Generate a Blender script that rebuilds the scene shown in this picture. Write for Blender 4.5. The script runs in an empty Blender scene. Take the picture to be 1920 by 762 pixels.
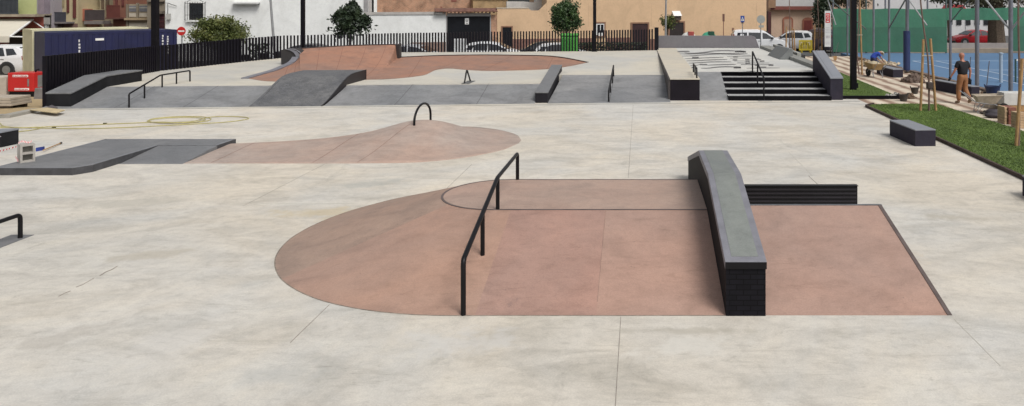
import bpy, bmesh, math, random
from mathutils import Vector, Matrix, noise
from mathutils.geometry import delaunay_2d_cdt
random.seed(7)
SC = bpy.context.scene
COL = SC.collection
H, F, CX, CY = 3.6, 1400.0, 1200.0, 5.0      # eye height and the surveyed focal figures
def P(px, py, z=0.0):
    d = (H - z) / (py - CY); return Vector(((px - CX) * d, F * d, z))
def XX(px, Y): return (px - CX) * Y / F
def ZZ(py, Y): return H - (py - CY) * Y / F
R = math.radians

# ------------------------------------------------------------------ materials
MATS = {}
def newmat(name):
    m = bpy.data.materials.new(name); m.use_nodes = True
    nt = m.node_tree; b = nt.nodes['Principled BSDF']; MATS[name] = m
    return m, nt, b
def N(nt, t, **kw):
    n = nt.nodes.new(t)
    for k, v in kw.items():
        if k in n.inputs: n.inputs[k].default_value = v
        else: setattr(n, k, v)
    return n
def ramp(nt, fac, stops):
    r = nt.nodes.new('ShaderNodeValToRGB')
    e = r.color_ramp.elements
    while len(e) < len(stops): e.new(0.5)
    for i, (p, c) in enumerate(stops):
        e[i].position = p; e[i].color = (*c, 1) if len(c) == 3 else c
    nt.links.new(fac, r.inputs[0]); return r.outputs[0]
def mix(nt, a, b, f, mode='MIX'):
    m = nt.nodes.new('ShaderNodeMix'); m.data_type = 'RGBA'; m.blend_type = mode
    for s, v in ((m.inputs[0], f), (m.inputs[6], a), (m.inputs[7], b)):
        if hasattr(v, 'is_linked'): nt.links.new(v, s)
        elif isinstance(v, (int, float)): s.default_value = v
        else: s.default_value = (*v, 1)
    return m.outputs[2]
def tex(nt, scale, detail=5, rough=0.55, dist=0.0, stretch=(1, 1, 1), rot=0, co='Object'):
    tc = nt.nodes.new('ShaderNodeTexCoord'); mp = nt.nodes.new('ShaderNodeMapping')
    mp.inputs['Scale'].default_value = stretch; mp.inputs['Rotation'].default_value = (0, 0, rot)
    nt.links.new(tc.outputs[co], mp.inputs[0])
    n = N(nt, 'ShaderNodeTexNoise', Scale=scale, Detail=detail, Roughness=rough, Distortion=dist)
    nt.links.new(mp.outputs[0], n.inputs['Vector']); return n.outputs[0]
def bump(nt, b, h, strength=0.2, dist=0.01):
    n = N(nt, 'ShaderNodeBump', Strength=strength, Distance=dist)
    nt.links.new(h, n.inputs['Height']); nt.links.new(n.outputs[0], b.inputs['Normal'])
def mat(name, c, var=0.15, scale=3.0, rough=0.6, metal=0.0, bmp=0.0, bscale=60, fine=0.06, spec=0.5):
    if name in MATS: return MATS[name]
    m, nt, b = newmat(name)
    lo = tuple(x * (1 - var) for x in c); hi = tuple(min(1, x * (1 + var)) for x in c)
    t1 = tex(nt, scale, 6, 0.6); col = ramp(nt, t1, [(0.32, lo), (0.68, hi)])
    if fine:
        t2 = tex(nt, scale * 18, 3, 0.6)
        f = ramp(nt, t2, [(0.3, (1 - fine * 2,) * 3), (0.7, (1, 1, 1))])
        col = mix(nt, col, f, 1.0, 'MULTIPLY')
    nt.links.new(col, b.inputs['Base Color'])
    b.inputs['Roughness'].default_value = rough; b.inputs['Metallic'].default_value = metal
    b.inputs['Specular IOR Level'].default_value = spec
    if bmp: bump(nt, b, tex(nt, bscale, 4, 0.6), bmp)
    return m
def concrete(name, warm, cool, dark, sc=1.0, rough=0.75, stain=0.5, fine=0.1, contrast=1.0, light=None, scuff=0.0, spec=0.35):
    m, nt, b = newmat(name)
    t1 = tex(nt, 0.22 * sc, 7, 0.62, 0.6)
    col = ramp(nt, t1, [(0.36, cool), (0.62, warm)])
    # trowelled lighter and darker clouds
    t2 = tex(nt, 0.8 * sc, 8, 0.68, 0.9, (1, 1.7, 1), 0.35)
    lo = 1 - 0.15 * contrast; hi = 1 + 0.08 * contrast
    col = mix(nt, col, ramp(nt, t2, [(0.3, (lo, lo, lo * 0.99)), (0.52, (1, 1, 1)), (0.72, (hi, hi, hi * 0.985))]), 1.0, 'MULTIPLY')
    # sparse darker stains with hard-ish edges
    t3 = tex(nt, 0.55 * sc, 9, 0.72, 1.6, (1.6, 0.9, 1), -0.5)
    s = ramp(nt, t3, [(0.60, (0, 0, 0)), (0.72, (1, 1, 1))])
    sm = nt.nodes.new('ShaderNodeMath'); sm.operation = 'MULTIPLY'; sm.inputs[1].default_value = stain
    nt.links.new(s, sm.inputs[0]); col = mix(nt, col, dark, sm.outputs[0])
    # thin trowel arcs
    t5 = tex(nt, 2.2 * sc, 6, 0.75, 2.8, (0.5, 2.2, 1), 0.2)
    col = mix(nt, col, ramp(nt, t5, [(0.33, (0.86, 0.86, 0.85)), (0.42, (1, 1, 1)), (0.66, (1, 1, 1)), (0.74, (1.06, 1.06, 1.04))]), 0.8 * contrast, 'MULTIPLY')
    if scuff:
        t7 = tex(nt, .13, 3, .5, .4); col = mix(nt, col, ramp(nt, t7, [(.35, (.93, .935, .94)), (.65, (1.07, 1.06, 1.05))]), 1.0, 'MULTIPLY')
        t8 = tex(nt, 3.1, 7, .7, 2.5, (.6, 1.5, 1), .9); t9 = tex(nt, .5, 3, .5)
        a8 = ramp(nt, t8, [(.62, (0, 0, 0)), (.70, (1, 1, 1))]); a9 = ramp(nt, t9, [(.48, (0, 0, 0)), (.60, (1, 1, 1))])
        mm = nt.nodes.new('ShaderNodeMath'); mm.operation = 'MULTIPLY'; nt.links.new(a8, mm.inputs[0]); nt.links.new(a9, mm.inputs[1])
        m2 = nt.nodes.new('ShaderNodeMath'); m2.operation = 'MULTIPLY'; m2.inputs[1].default_value = scuff; nt.links.new(mm.outputs[0], m2.inputs[0])
        col = mix(nt, col, dark, m2.outputs[0])
        tb = tex(nt, 2.6, 8, .74, 1.4, (.45, 1.9, 1), -.12)      # flaky lateral trowel scrapes
        col = mix(nt, col, ramp(nt, tb, [(.37, (.90, .895, .885)), (.43, (1, 1, 1)), (.60, (1, 1, 1)), (.66, (1.07, 1.07, 1.06))]), 1.0, 'MULTIPLY')
        ta = tex(nt, 16, 2, .5); aa = ramp(nt, ta, [(.74, (0, 0, 0)), (.77, (.55, .55, .55))]); col = mix(nt, col, dark, aa)
    t6 = tex(nt, 7.0, 8, 0.78, 0.4)
    col = mix(nt, col, ramp(nt, t6, [(0.34, (1 - .13 * contrast * .6,) * 3), (0.5, (1, 1, 1)), (0.68, (1 + .07 * contrast * .6,) * 3)]), 1.0, 'MULTIPLY')
    t4 = tex(nt, 55, 4, 0.7)
    col = mix(nt, col, ramp(nt, t4, [(0.3, (1 - 2 * fine,) * 3), (0.7, (1 + fine,) * 3)]), 1.0, 'MULTIPLY')
    nt.links.new(col, b.inputs['Base Color'])
    rr = ramp(nt, t2, [(0.3, (rough - 0.14,) * 3), (0.7, (rough + 0.1,) * 3)])
    nt.links.new(rr, b.inputs['Roughness'])
    b.inputs['Specular IOR Level'].default_value = spec
    bump(nt, b, t4, 0.12, 0.004)
    return m

PLAZA = concrete('plaza_concrete', (.592, .538, .455), (.535, .522, .49), (.35, .33, .29), 1.0, 0.8, 0.65, 0.07, 1.55, scuff=.7)
DECKM = concrete('deck_concrete', (.55, .51, .43), (.47, .46, .43), (.36, .34, .31), 1.0, 0.8, 0.35, 0.04, 0.8)
STAGEM = concrete('stage_concrete', (.56, .545, .50), (.52, .52, .50), (.40, .39, .36), 1.0, 0.8, 0.25, 0.04, 0.6)
LEDGETOP = concrete('ledge_concrete', (.56, .50, .40), (.48, .45, .39), (.36, .33, .28), 1.3, 0.8, 0.35, 0.04, 0.8)
PINK = concrete('pink_concrete', (.39, .25, .198), (.355, .245, .203), (.20, .145, .125), 1.3, 0.6, 0.65, 0.08, 1.2, scuff=.4)
PINKA = concrete('pink_concrete_brown', (.36, .245, .188), (.335, .24, .19), (.19, .14, .12), 1.3, 0.6, 0.75, 0.08, 1.7)
PINKB = concrete('pink_concrete_warm', (.405, .25, .185), (.36, .24, .19), (.25, .165, .135), 1.6, 0.6, 0.55, 0.08, 1.1, scuff=.4)
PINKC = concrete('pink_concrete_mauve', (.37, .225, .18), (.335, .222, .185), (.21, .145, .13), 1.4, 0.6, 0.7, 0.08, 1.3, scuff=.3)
PINKT = concrete('pink_concrete_top', (.405, .28, .225), (.385, .285, .235), (.27, .19, .165), 1.6, 0.6, 0.6, 0.08, 1.4)
PINK2 = concrete('pale_pink_concrete', (.41, .295, .24), (.38, .31, .27), (.28, .21, .18), 1.5, 0.65, 0.6, 0.06, 1.5)
BOWL = concrete('bowl_concrete', (.36, .185, .122), (.30, .18, .135), (.17, .10, .085), 1.6, 0.6, 0.85, 0.07, 2.0)
GREYB = concrete('grey_bank_concrete', (.27, .268, .268), (.215, .22, .228), (.145, .148, .152), 0.9, 0.65, 0.7, 0.08, 2.3, scuff=.5)
STEP = mat('black_riser_paint', (.0045, .004, .006), 0.3, 2, 0.7, spec=.12)
TREAD = mat('tread_concrete', (.40, .40, .40), 0.1, 2, 0.7)
BASALT = concrete('dark_basalt_slab', (.040, .034, .050), (.030, .029, .042), (.018, .016, .024), 3.0, 0.75, 0.5, 0.1, 1.3, spec=.15)
BASTOP = concrete('slate_top', (.24, .245, .27), (.22, .235, .265), (.16, .17, .19), 3.0, 0.5, 0.4, 0.06, 0.7)
PADM = concrete('slate_pad', (.195, .195, .20), (.165, .17, .178), (.11, .113, .12), 1.8, 0.6, 0.7, 0.08, 1.7, scuff=.5)
BACKW = concrete('mauve_render', (.185, .17, .185), (.175, .17, .18), (.14, .13, .14), 1.2, 0.8, 0.5, 0.08, 0.8)
BLACKM = mat('black_steel', (.005, .0045, .006), 0.3, 4, 0.45, 0.0, 0, 60, 0.05, .25)
STEELE = mat('weathered_grey_steel', (.135, .142, .155), 0.18, 5, 0.45, 0.3)
SEAM = mat('joint_dark', (.30, .27, .235), 0.3, 6, 0.9)
SEAMF = mat('joint_faint', (.45, .42, .37), 0.15, 6, 0.9)
PSEAM = mat('pink_joint', (.25, .155, .125), 0.2, 6, 0.9)
GSEAM = mat('grey_joint', (.12, .12, .125), 0.2, 6, 0.9)
COPE = mat('coping_steel', (.13, .10, .092), 0.25, 4, 0.55, 0.2)
COPED = mat('coping_dark', (.05, .036, .035), 0.25, 4, 0.5, 0.2)
COPEG = mat('coping_grey', (.19, .19, .215), 0.15, 4, 0.55)
GALV = mat('galvanised_steel', (.30, .31, .33), 0.15, 6, 0.45, 0.4)
WOOD = mat('stake_wood', (.37, .22, .095), 0.25, 5, 0.75, bmp=.2)
PLY = mat('plywood', (.52, .42, .25), 0.15, 4, 0.8)
WHITEP = mat('white_paint', (.78, .78, .77), 0.04, 2, 0.35)
GLASS = mat('dark_glass', (.018, .021, .025), 0.2, 2, 0.08, fine=0, spec=0.8)
TYRE = mat('tyre_rubber', (.018, .018, .018), 0.2, 8, 0.85)
RIM = mat('rim_alloy', (.35, .36, .37), 0.1, 8, 0.35, 0.7)
REDP = mat('red_paint', (.52, .02, .02), 0.08, 2, 0.35)
SOIL = mat('soil', (.13, .085, .055), 0.35, 6, 0.95, bmp=.5)

def brickmat(name, c1, c2, mortar, scale=4.0, w=0.5, h=0.25, ms=0.02, rough=0.8, axis='xz', noisec=0.3, spec=.4):
    m, nt, b = newmat(name)
    tc = nt.nodes.new('ShaderNodeTexCoord'); sx = nt.nodes.new('ShaderNodeSeparateXYZ'); cb = nt.nodes.new('ShaderNodeCombineXYZ')
    nt.links.new(tc.outputs['Object'], sx.inputs[0])
    ad = nt.nodes.new('ShaderNodeMath'); ad.operation = 'ADD'
    nt.links.new(sx.outputs[0], ad.inputs[0]); nt.links.new(sx.outputs[1], ad.inputs[1])
    nt.links.new(ad.outputs[0] if axis == 'xz' else sx.outputs[0], cb.inputs[0])
    nt.links.new(sx.outputs[2] if axis == 'xz' else sx.outputs[1], cb.inputs[1])
    br = nt.nodes.new('ShaderNodeTexBrick')
    br.inputs['Color1'].default_value = (*c1, 1); br.inputs['Color2'].default_value = (*c2, 1); br.inputs['Mortar'].default_value = (*mortar, 1)
    br.inputs['Scale'].default_value = scale; br.inputs['Mortar Size'].default_value = ms
    br.inputs['Brick Width'].default_value = w; br.inputs['Row Height'].default_value = h
    nt.links.new(cb.outputs[0], br.inputs['Vector'])
    t = tex(nt, 1.2, 7, 0.7, 0.8)
    col = mix(nt, br.outputs[0], ramp(nt, t, [(0.3, (1 - noisec,) * 3), (0.7, (1 + noisec,) * 3)]), 1.0, 'MULTIPLY')
    nt.links.new(col, b.inputs['Base Color']); b.inputs['Roughness'].default_value = rough; b.inputs['Specular IOR Level'].default_value = spec
    bump(nt, b, br.outputs[1], -0.5, 0.01)
    return m
BLKBRICK = brickmat('black_brick', (.005, .0048, .007), (.008, .0075, .011), (.002, .002, .003), 1.0, 0.16, 0.06, 0.006, 0.7, spec=.15)

# ------------------------------------------------------------------ objects
OFF = {}
def thing(name, loc, label, cat, group=None):
    o = bpy.data.objects.new(name, None); COL.objects.link(o); o.location = loc
    o.empty_display_size = 0.2
    o['label'] = label; o['category'] = cat
    if group: o['group'] = group
    OFF[o.name] = Vector(loc); return o
def tag(o, label=None, cat=None, group=None, kind=None):
    if label: o['label'] = label
    if cat: o['category'] = cat
    if group: o['group'] = group
    if kind: o['kind'] = kind
    return o
def children(o): return [c for c in bpy.data.objects if c.parent == o]
def copy_tree(o, loc=None, rotz=None, label=None, scale=None):
    def rec(s, par):
        c = s.copy(); COL.objects.link(c)
        c.parent = par
        for ch in kids.get(s.name, []): rec(ch, c)
        return c
    kids = {}
    for x in bpy.data.objects:
        if x.parent: kids.setdefault(x.parent.name, []).append(x)
    r = rec(o, None)
    if loc is not None: r.location = loc
    if rotz is not None: r.rotation_euler = (0, 0, rotz)
    if scale is not None: r.scale = scale if hasattr(scale, '__len__') else (scale,) * 3
    if label: r['label'] = label
    return r

class MB:
    def __init__(s): s.v = []; s.f = []; s.fm = []; s.m = 0
    def add(s, vs, fs):
        n = len(s.v); s.v += [Vector(v) for v in vs]; s.f += [[i + n for i in f] for f in fs]; s.fm += [s.m] * len(fs); return s
    def poly(s, pts): return s.add(pts, [list(range(len(pts)))])
    def box(s, x0, x1, y0, y1, z0, z1):
        return s.add([(x0, y0, z0), (x1, y0, z0), (x1, y1, z0), (x0, y1, z0), (x0, y0, z1), (x1, y0, z1), (x1, y1, z1), (x0, y1, z1)],
                     [[3, 2, 1, 0], [4, 5, 6, 7], [0, 1, 5, 4], [1, 2, 6, 5], [2, 3, 7, 6], [3, 0, 4, 7]])
    def obox(s, c, ax, ay, sx, sy, z0, z1):      # box oriented by 2D unit axes
        ax = Vector((*ax[:2], 0)); ay = Vector((*ay[:2], 0)); c = Vector((c[0], c[1], 0))
        ps = [c + ax * (a * sx / 2) + ay * (b * sy / 2) for a, b in ((-1, -1), (1, -1), (1, 1), (-1, 1))]
        return s.prism([Vector((p.x, p.y, z0)) for p in ps], (0, 0, z1 - z0))
    def prism(s, pts, ext):
        e = Vector(ext); pts = [Vector(p) for p in pts]; n = len(pts)
        nrm = Vector((0, 0, 0))
        for i in range(n): nrm += pts[i].cross(pts[(i + 1) % n])
        if nrm.dot(e) < 0: pts.reverse()
        return s.add(pts + [p + e for p in pts], [list(range(n))[::-1], list(range(n, 2 * n))] +
                     [[i, (i + 1) % n, n + (i + 1) % n, n + i] for i in range(n)])
    def tube(s, pts, r, n=8, cap=True, r1=None, flat=None):
        pts = [Vector(p) for p in pts]; m = len(pts); vs = []
        up = Vector((0, 0, 1))
        for i, p in enumerate(pts):
            if i == 0: t = pts[1] - p
            elif i == m - 1: t = p - pts[i - 1]
            else: t = (pts[i + 1] - p).normalized() + (p - pts[i - 1]).normalized()
            t.normalize()
            if i == 0:
                a = t.cross(up if abs(t.z) < .9 else Vector((0, 1, 0))).normalized()
            else:
                a = (a - t * a.dot(t)).normalized()
            b = t.cross(a); rr = r if r1 is None else r + (r1 - r) * i / (m - 1)
            k = 1.0
            if 0 < i < m - 1:
                c = (pts[i + 1] - p).normalized().dot((p - pts[i - 1]).normalized()); k = 1.0
            for j in range(n):
                th = 2 * math.pi * (j + .5) / n
                vs.append(p + (a * math.cos(th) + b * math.sin(th)) * rr * k)
        fs = []
        for i in range(m - 1):
            for j in range(n): fs.append([i * n + j, i * n + (j + 1) % n, (i + 1) * n + (j + 1) % n, (i + 1) * n + j])
        if cap: fs += [list(range(n))[::-1], [(m - 1) * n + j for j in range(n)]]
        return s.add(vs, fs)
    def disc(s, c, r, nrm, th=0.01, n=20):
        nrm = Vector(nrm).normalized(); c = Vector(c)
        return s.tube([c, c + nrm * th], r, n)
    def lathe(s, c, prof, n=16, sy=1.0):
        vs = []; fs = []
        for (r, z) in prof:
            for j in range(n):
                a = 2 * math.pi * j / n; vs.append((c[0] + r * math.cos(a), c[1] + r * sy * math.sin(a), c[2] + z))
        for i in range(len(prof) - 1):
            for j in range(n): fs.append([i * n + j, i * n + (j + 1) % n, (i + 1) * n + (j + 1) % n, (i + 1) * n + j])
        fs += [list(range(n))[::-1], [(len(prof) - 1) * n + j for j in range(n)]]
        return s.add(vs, fs)
    def grid(s, rows, close=False):
        n = len(rows[0]); vs = [p for r in rows for p in r]; fs = []
        for i in range(len(rows) - 1):
            for j in range(n - 1 + (1 if close else 0)):
                fs.append([i * n + j, i * n + (j + 1) % n, (i + 1) * n + (j + 1) % n, (i + 1) * n + j])
        return s.add(vs, fs)
    def each(s, name, m, parent=None, **k):      # one object for every loose piece
        seen = {}; par = list(range(len(s.v)))
        def fd(i):
            while par[i] != i: par[i] = par[par[i]]; i = par[i]
            return i
        for f in s.f:
            for q in f[1:]: par[fd(q)] = fd(f[0])
        for f in s.f: seen.setdefault(fd(f[0]), []).append(f)
        for r, fs in seen.items():
            ids = sorted({i for f in fs for i in f}); mp = {i: n for n, i in enumerate(ids)}
            b = MB(); b.v = [s.v[i] for i in ids]; b.f = [[mp[i] for i in f] for f in fs]; b.fm = [0] * len(fs); b.build(name, m, parent, **k)
    def build(s, name, m, parent=None, smooth=False, bevel=0, mats=None, recalc=True, xf=None):
        off = OFF[parent.name] if parent else Vector((0, 0, 0))
        vs = [(xf @ v if xf else v) - off for v in s.v]
        me = bpy.data.meshes.new(name); me.from_pydata(vs, [], s.f)
        for mm in (mats or [m]): me.materials.append(mm)
        if mats:
            for p, k in zip(me.polygons, s.fm): p.material_index = k
        if recalc:
            bm = bmesh.new(); bm.from_mesh(me); bmesh.ops.remove_doubles(bm, verts=bm.verts, dist=1e-5)
            bmesh.ops.recalc_face_normals(bm, faces=bm.faces); bm.to_mesh(me); bm.free()
        if smooth:
            for p in me.polygons: p.use_smooth = True
            if smooth != 'all':
                try: me.set_sharp_from_angle(angle=R(38))
                except Exception: pass
        me.update()
        o = bpy.data.objects.new(name, me); COL.objects.link(o)
        if parent: o.parent = parent; OFF[o.name] = off
        else: OFF[o.name] = Vector((0, 0, 0))
        if bevel:
            b = o.modifiers.new('Bevel', 'BEVEL'); b.width = bevel; b.segments = 2; b.limit_method = 'ANGLE'; b.angle_limit = R(35)
        return o

def struct(name, mb, m, **k): return tag(mb.build(name, m, **k), kind='structure')
def strip(mb, a, b, w, z, th=0.004):
    a = Vector(a[:2]); b = Vector(b[:2]); d = (b - a).normalized(); n = Vector((-d.y, d.x)) * w / 2
    mb.prism([(*(a + n), z), (*(a - n), z), (*(b - n), z), (*(b + n), z)], (0, 0, th))

# ------------------------------------------------------------------ world, camera, light
w = bpy.data.worlds.new('World'); SC.world = w; w.use_nodes = True
nt = w.node_tree; bg = nt.nodes['Background']
sky = nt.nodes.new('ShaderNodeTexSky'); sky.sky_type = 'NISHITA'; sky.sun_disc = False
SUN_EL, SUN_AZ = R(52), R(40)      # sun high behind the camera's right shoulder
sky.sun_elevation = SUN_EL; sky.sun_rotation = math.pi - SUN_AZ; sky.dust_density = 4.0; sky.air_density = 1.0
hs = N(nt, 'ShaderNodeHueSaturation', Saturation=0.22)
nt.links.new(sky.outputs[0], hs.inputs['Color']); nt.links.new(hs.outputs[0], bg.inputs[0]); bg.inputs[1].default_value = 0.092
sl = bpy.data.lights.new('sun', 'SUN'); sl.energy = 1.55; sl.angle = R(24); sl.color = (1, .965, .91)
so = bpy.data.objects.new('sun', sl); COL.objects.link(so)
sd = Vector((math.sin(SUN_AZ) * math.cos(SUN_EL), -math.cos(SUN_AZ) * math.cos(SUN_EL), math.sin(SUN_EL)))
so.rotation_euler = sd.to_track_quat('Z', 'Y').to_euler()
so.location = (0, 0, 30)
cd = bpy.data.cameras.new('camera'); cam = bpy.data.objects.new('camera', cd); COL.objects.link(cam)
cam.location = (0, 0, H); cam.rotation_euler = (R(90), 0, 0)
cd.sensor_width = 36; cd.lens = 36 * F / 1920; cd.shift_x = (960 - CX) / 1920; cd.shift_y = -(381 - CY) / 1920
cd.clip_end = 2000; cd.clip_start = 0.05
SC.camera = cam
SC.view_settings.view_transform = 'Standard'; SC.view_settings.look = 'None'
SC.view_settings.exposure = 0.42; SC.view_settings.gamma = 1

# ------------------------------------------------------------------ ground
ASPH = concrete('street_asphalt', (.10, .10, .10), (.085, .088, .09), (.06, .06, .06), 1.5, 0.85, 0.4, 0.1, 1.0)
g = MB(); g.poly([(-900, -300, -.44), (900, -300, -.44), (900, 1500, -.44), (-900, 1500, -.44)])
struct('ground', g, ASPH)
SAND = concrete('yellow_sand', (.42, .31, .17), (.36, .28, .17), (.25, .19, .12), 2.0, 0.95, 0.5, 0.12, 1.2)
s_ = MB()
rows = []
for j in range(26):
    Y = 12 + j * 1.3
    row = []
    for i in range(30):
        X = -50 + i * 1.02 * (1 if True else 0)
        base = -.03 - .37 * min(1, max(0, (Y - 25.5) / 6)) 
        z = base + .05 * noise.noise(Vector((X * .35, Y * .35, 0))) - .02
        row.append((X, Y, z))
    rows.append(row)
s_.grid(rows)
struct('sand_ground', s_, SAND, smooth='all')
# plaza slab
p0 = P(0, 222); p1 = P(58, 209.5); p2 = P(140, 205)
Yf = lambda X: 26.85 + .08 * X
pl = MB()
plaza_pts = [(-60, -8), (7.75, -8), (7.75, 25.75), (8.1, 26.0), (8.1, 28.2), (0, 28.2), (-18.0, 26.4), (-19.3, 26.0), (p1.x, p1.y), (p0.x, p0.y), (-60, 11.0)]
pl.prism([(x, y, -.43) for x, y in plaza_pts], (0, 0, .43))
struct('plaza', pl, PLAZA)
# kerb between plaza and sand
k = MB()
a = Vector((p1.x, p1.y, 0)); b_ = Vector((-60, 11.0, 0)); m0 = Vector((p0.x, p0.y, 0))
for s0, s1 in ((a, m0), (m0, b_)):
    d = (s1 - s0).normalized(); n = Vector((d.y, -d.x, 0)) * 0.14
    if n.y < 0: n = -n
    k.prism([s0 + Vector((0, 0, -.1)), s1 + Vector((0, 0, -.1)), s1 + n * 2 + Vector((0, 0, -.1)), s0 + n * 2 + Vector((0, 0, -.1))], (0, 0, .2))
tag(k.build('kerb', mat('kerb_concrete', (.33, .31, .27), .15, 2, .8), bevel=.01), kind='structure')
# a few settled water and mud stains on the slab
def stains(m, spots):
    nt = m.node_tree; b = nt.nodes['Principled BSDF']; src = b.inputs['Base Color'].links[0].from_socket
    tc = nt.nodes.new('ShaderNodeTexCoord'); nz = N(nt, 'ShaderNodeTexNoise', Scale=2.2, Detail=7.0, Roughness=.7)
    nt.links.new(tc.outputs['Object'], nz.inputs['Vector'])
    for (x, y, rx, ry, rot, c, k) in spots:
        mp = nt.nodes.new('ShaderNodeMapping'); mp.vector_type = 'TEXTURE'; mp.inputs['Location'].default_value = (x, y, 0); mp.inputs['Rotation'].default_value = (0, 0, rot); mp.inputs['Scale'].default_value = (rx, ry, 1)
        nt.links.new(tc.outputs['Object'], mp.inputs[0]); ln_ = nt.nodes.new('ShaderNodeVectorMath'); ln_.operation = 'LENGTH'; nt.links.new(mp.outputs[0], ln_.inputs[0])
        a = nt.nodes.new('ShaderNodeMath'); a.operation = 'MULTIPLY_ADD'; nt.links.new(nz.outputs[0], a.inputs[0]); a.inputs[1].default_value = 3.2; nt.links.new(ln_.outputs['Value'], a.inputs[2])
        f = ramp(nt, a.outputs[0], [(0, (k, k, k)), (1, (k, k, k))]); r = nt.nodes.new('ShaderNodeMapRange'); nt.links.new(a.outputs[0], r.inputs[0])
        r.inputs[1].default_value = 1.95; r.inputs[2].default_value = 2.4; r.inputs[3].default_value = k; r.inputs[4].default_value = 0
        src = mix(nt, src, c, r.outputs[0])
    nt.links.new(src, b.inputs['Base Color'])
sp_ = []
for px, py, rx, ry, rot, c, k in ((120, 632, .6, .3, .6, (.34, .31, .27), .38), (330, 640, .5, .7, .1, (.60, .58, .55), .3), (1790, 408, .65, .35, 0, (.36, .33, .27), .55), (700, 345, 1.0, .5, .3, (.36, .37, .35), .45),
    (620, 400, 1.4, .5, 0, (.52, .42, .25), .45), (270, 480, .9, .3, .4, (.40, .36, .29), .5), (1300, 620, .9, .12, 0, (.38, .35, .29), .5), (1290, 650, .8, .3, .2, (.62, .60, .55), .5), (1480, 240, 2.2, .8, 0, (.40, .36, .29), .4), (250, 380, 1.2, .5, .3, (.40, .38, .33), .5),
    (560, 260, 2.0, .8, .2, (.42, .40, .35), .4), (860, 640, 1.0, .4, .1, (.55, .54, .52), .5), (520, 700, .8, .3, .2, (.40, .40, .38), .4), (1640, 480, .8, .9, .5, (.53, .43, .28), .4)):
    q_ = P(px, py); sp_.append((q_.x, q_.y, rx, ry, rot, c, k))
stains(PLAZA, sp_)
# saw-cut joints in the plaza
j = MB(); jf = MB()
for X, Y0, Y1, faint in ((-.22, 2, 8.55, 0), (-.24, 15.3, 26.2, 0), (-7.02, 13.2, 16.6, 0), (-3.74, 14.1, 16.6, 0), (-3.7, 7.9, 8.9, 0),
                         (3.58, 15.5, 18, 1), (3.57, 7.4, 8.5, 1)):
    if X == 3.58: strip(j, (3.56, 12.7), (3.5, 15.5), .012, .0)
    strip(jf if faint else j, (X, Y0), (X, Y1), .008 if faint else .009, 0, .0018)
for Y, X0, X1 in ((7.94, -4.6, -3.7), (13.35, -7.3, -5.2)):
    strip(jf, (X0, Y), (X1, Y), .010, 0, .0018)
# hand-made crack
jf_ = MB()
pts = [P(110 + i * 11, 557 - i * 5.6 + random.uniform(-1.5, 1.5)) for i in range(11)]
for i, (a, b) in enumerate(zip(pts, pts[1:])):
    if i not in (2, 6): strip(jf_, a, b, random.uniform(.006, .017), .0002, .0045)
struct('plaza_joint', j, SEAM); struct('plaza_hairline_joint', jf, SEAMF); struct('plaza_crack', jf_, SEAM)
dr = MB()
for (xa, xb) in ((-19.2, -7), (-7, 2), (2, 8)):
    strip(dr, (xa, Yf(xa) - .32), (xb, Yf(xb) - .32), .05, 0, .003)
struct('drain_slot', dr, mat('drain_dark', (.14, .13, .12), .3, 5, .9))

# path, court, lawns on the right
def pathmat():
    m, nt, b = newmat('striped_path_paving')
    tc = nt.nodes.new('ShaderNodeTexCoord')
    wv = N(nt, 'ShaderNodeTexWave', Scale=.42, Distortion=2.6, Detail=4.0)
    wv.inputs['Detail Scale'].default_value = 1.2
    wv.bands_direction = 'X'; nt.links.new(tc.outputs['Object'], wv.inputs['Vector'])
    c = ramp(nt, wv.outputs[1], [(.10, (.27, .185, .14)), (.42, (.53, .44, .35)), (1, (.62, .555, .46))])
    t = tex(nt, 1.5, 7, .7, 1.0)
    c = mix(nt, c, ramp(nt, t, [(.35, (.82, .78, .74)), (.6, (1.04, 1.03, 1.0))]), 1.0, 'MULTIPLY')
    nt.links.new(c, b.inputs['Base Color']); b.inputs['Roughness'].default_value = .85
    return m
pa = MB(); pa.prism([(8.1, 4, -.43), (14.15, 4, -.43), (14.15, 50, -.43), (8.5, 50, -.43), (8.1, 28, -.43)], (0, 0, .426))
pa.prism([(8.105, 25.8, -.3), (14, 25.8, -.3), (14, 25.9, -.3), (8.105, 25.9, -.3)], (0, 0, .29))
struct('path', pa, pathmat())
COURTM = concrete('blue_court', (.10, .185, .315), (.092, .172, .295), (.075, .14, .24), 0.6, 0.7, 0.4, 0.03, 0.8)
co = MB(); co.prism([(14.3, 4, -.43), (44, 4, -.43), (44, 53.2, -.43), (14.3, 53.2, -.43)], (0, 0, .43))
struct('tennis_court_surface', co, COURTM)
LINEM = mat('court_line_paint', (.62, .68, .74), .1, 4, .7)
ln = MB()
for (a, b) in (((16.8, 20), (16.8, 46)), ((18.2, 20), (18.2, 46)), ((16.8, 46), (30, 46)), ((18.2, 39.8), (27, 39.8)), ((22.5, 28), (22.5, 39.8)), ((16.8, 20), (30, 20))):
    strip(ln, a, b, .06, 0)
struct('court_lines', ln, LINEM)
def lawnmat():
    m, nt, b = newmat('lawn_turf')
    t1 = tex(nt, 1.0, 6, .7, .6); t2 = tex(nt, 40, 4, .8)
    c = ramp(nt, t1, [(.32, (.050, .088, .014)), (.5, (.066, .115, .019)), (.68, (.090, .138, .028))])
    c = mix(nt, c, ramp(nt, t2, [(.3, (.85, .85, .85)), (.7, (1.12, 1.1, 1.05))]), 1.0, 'MULTIPLY')
    nt.links.new(c, b.inputs['Base Color']); b.inputs['Roughness'].default_value = .95
    bump(nt, b, t2, .8, .03); return m
LAWN = lawnmat()
lawn1 = [(7.8, 6), (10.6, 6), (10.65, 21), (10.45, 26.2), (9.6, 26.35), (8.2, 26.2), (7.8, 25.7)]
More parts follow.
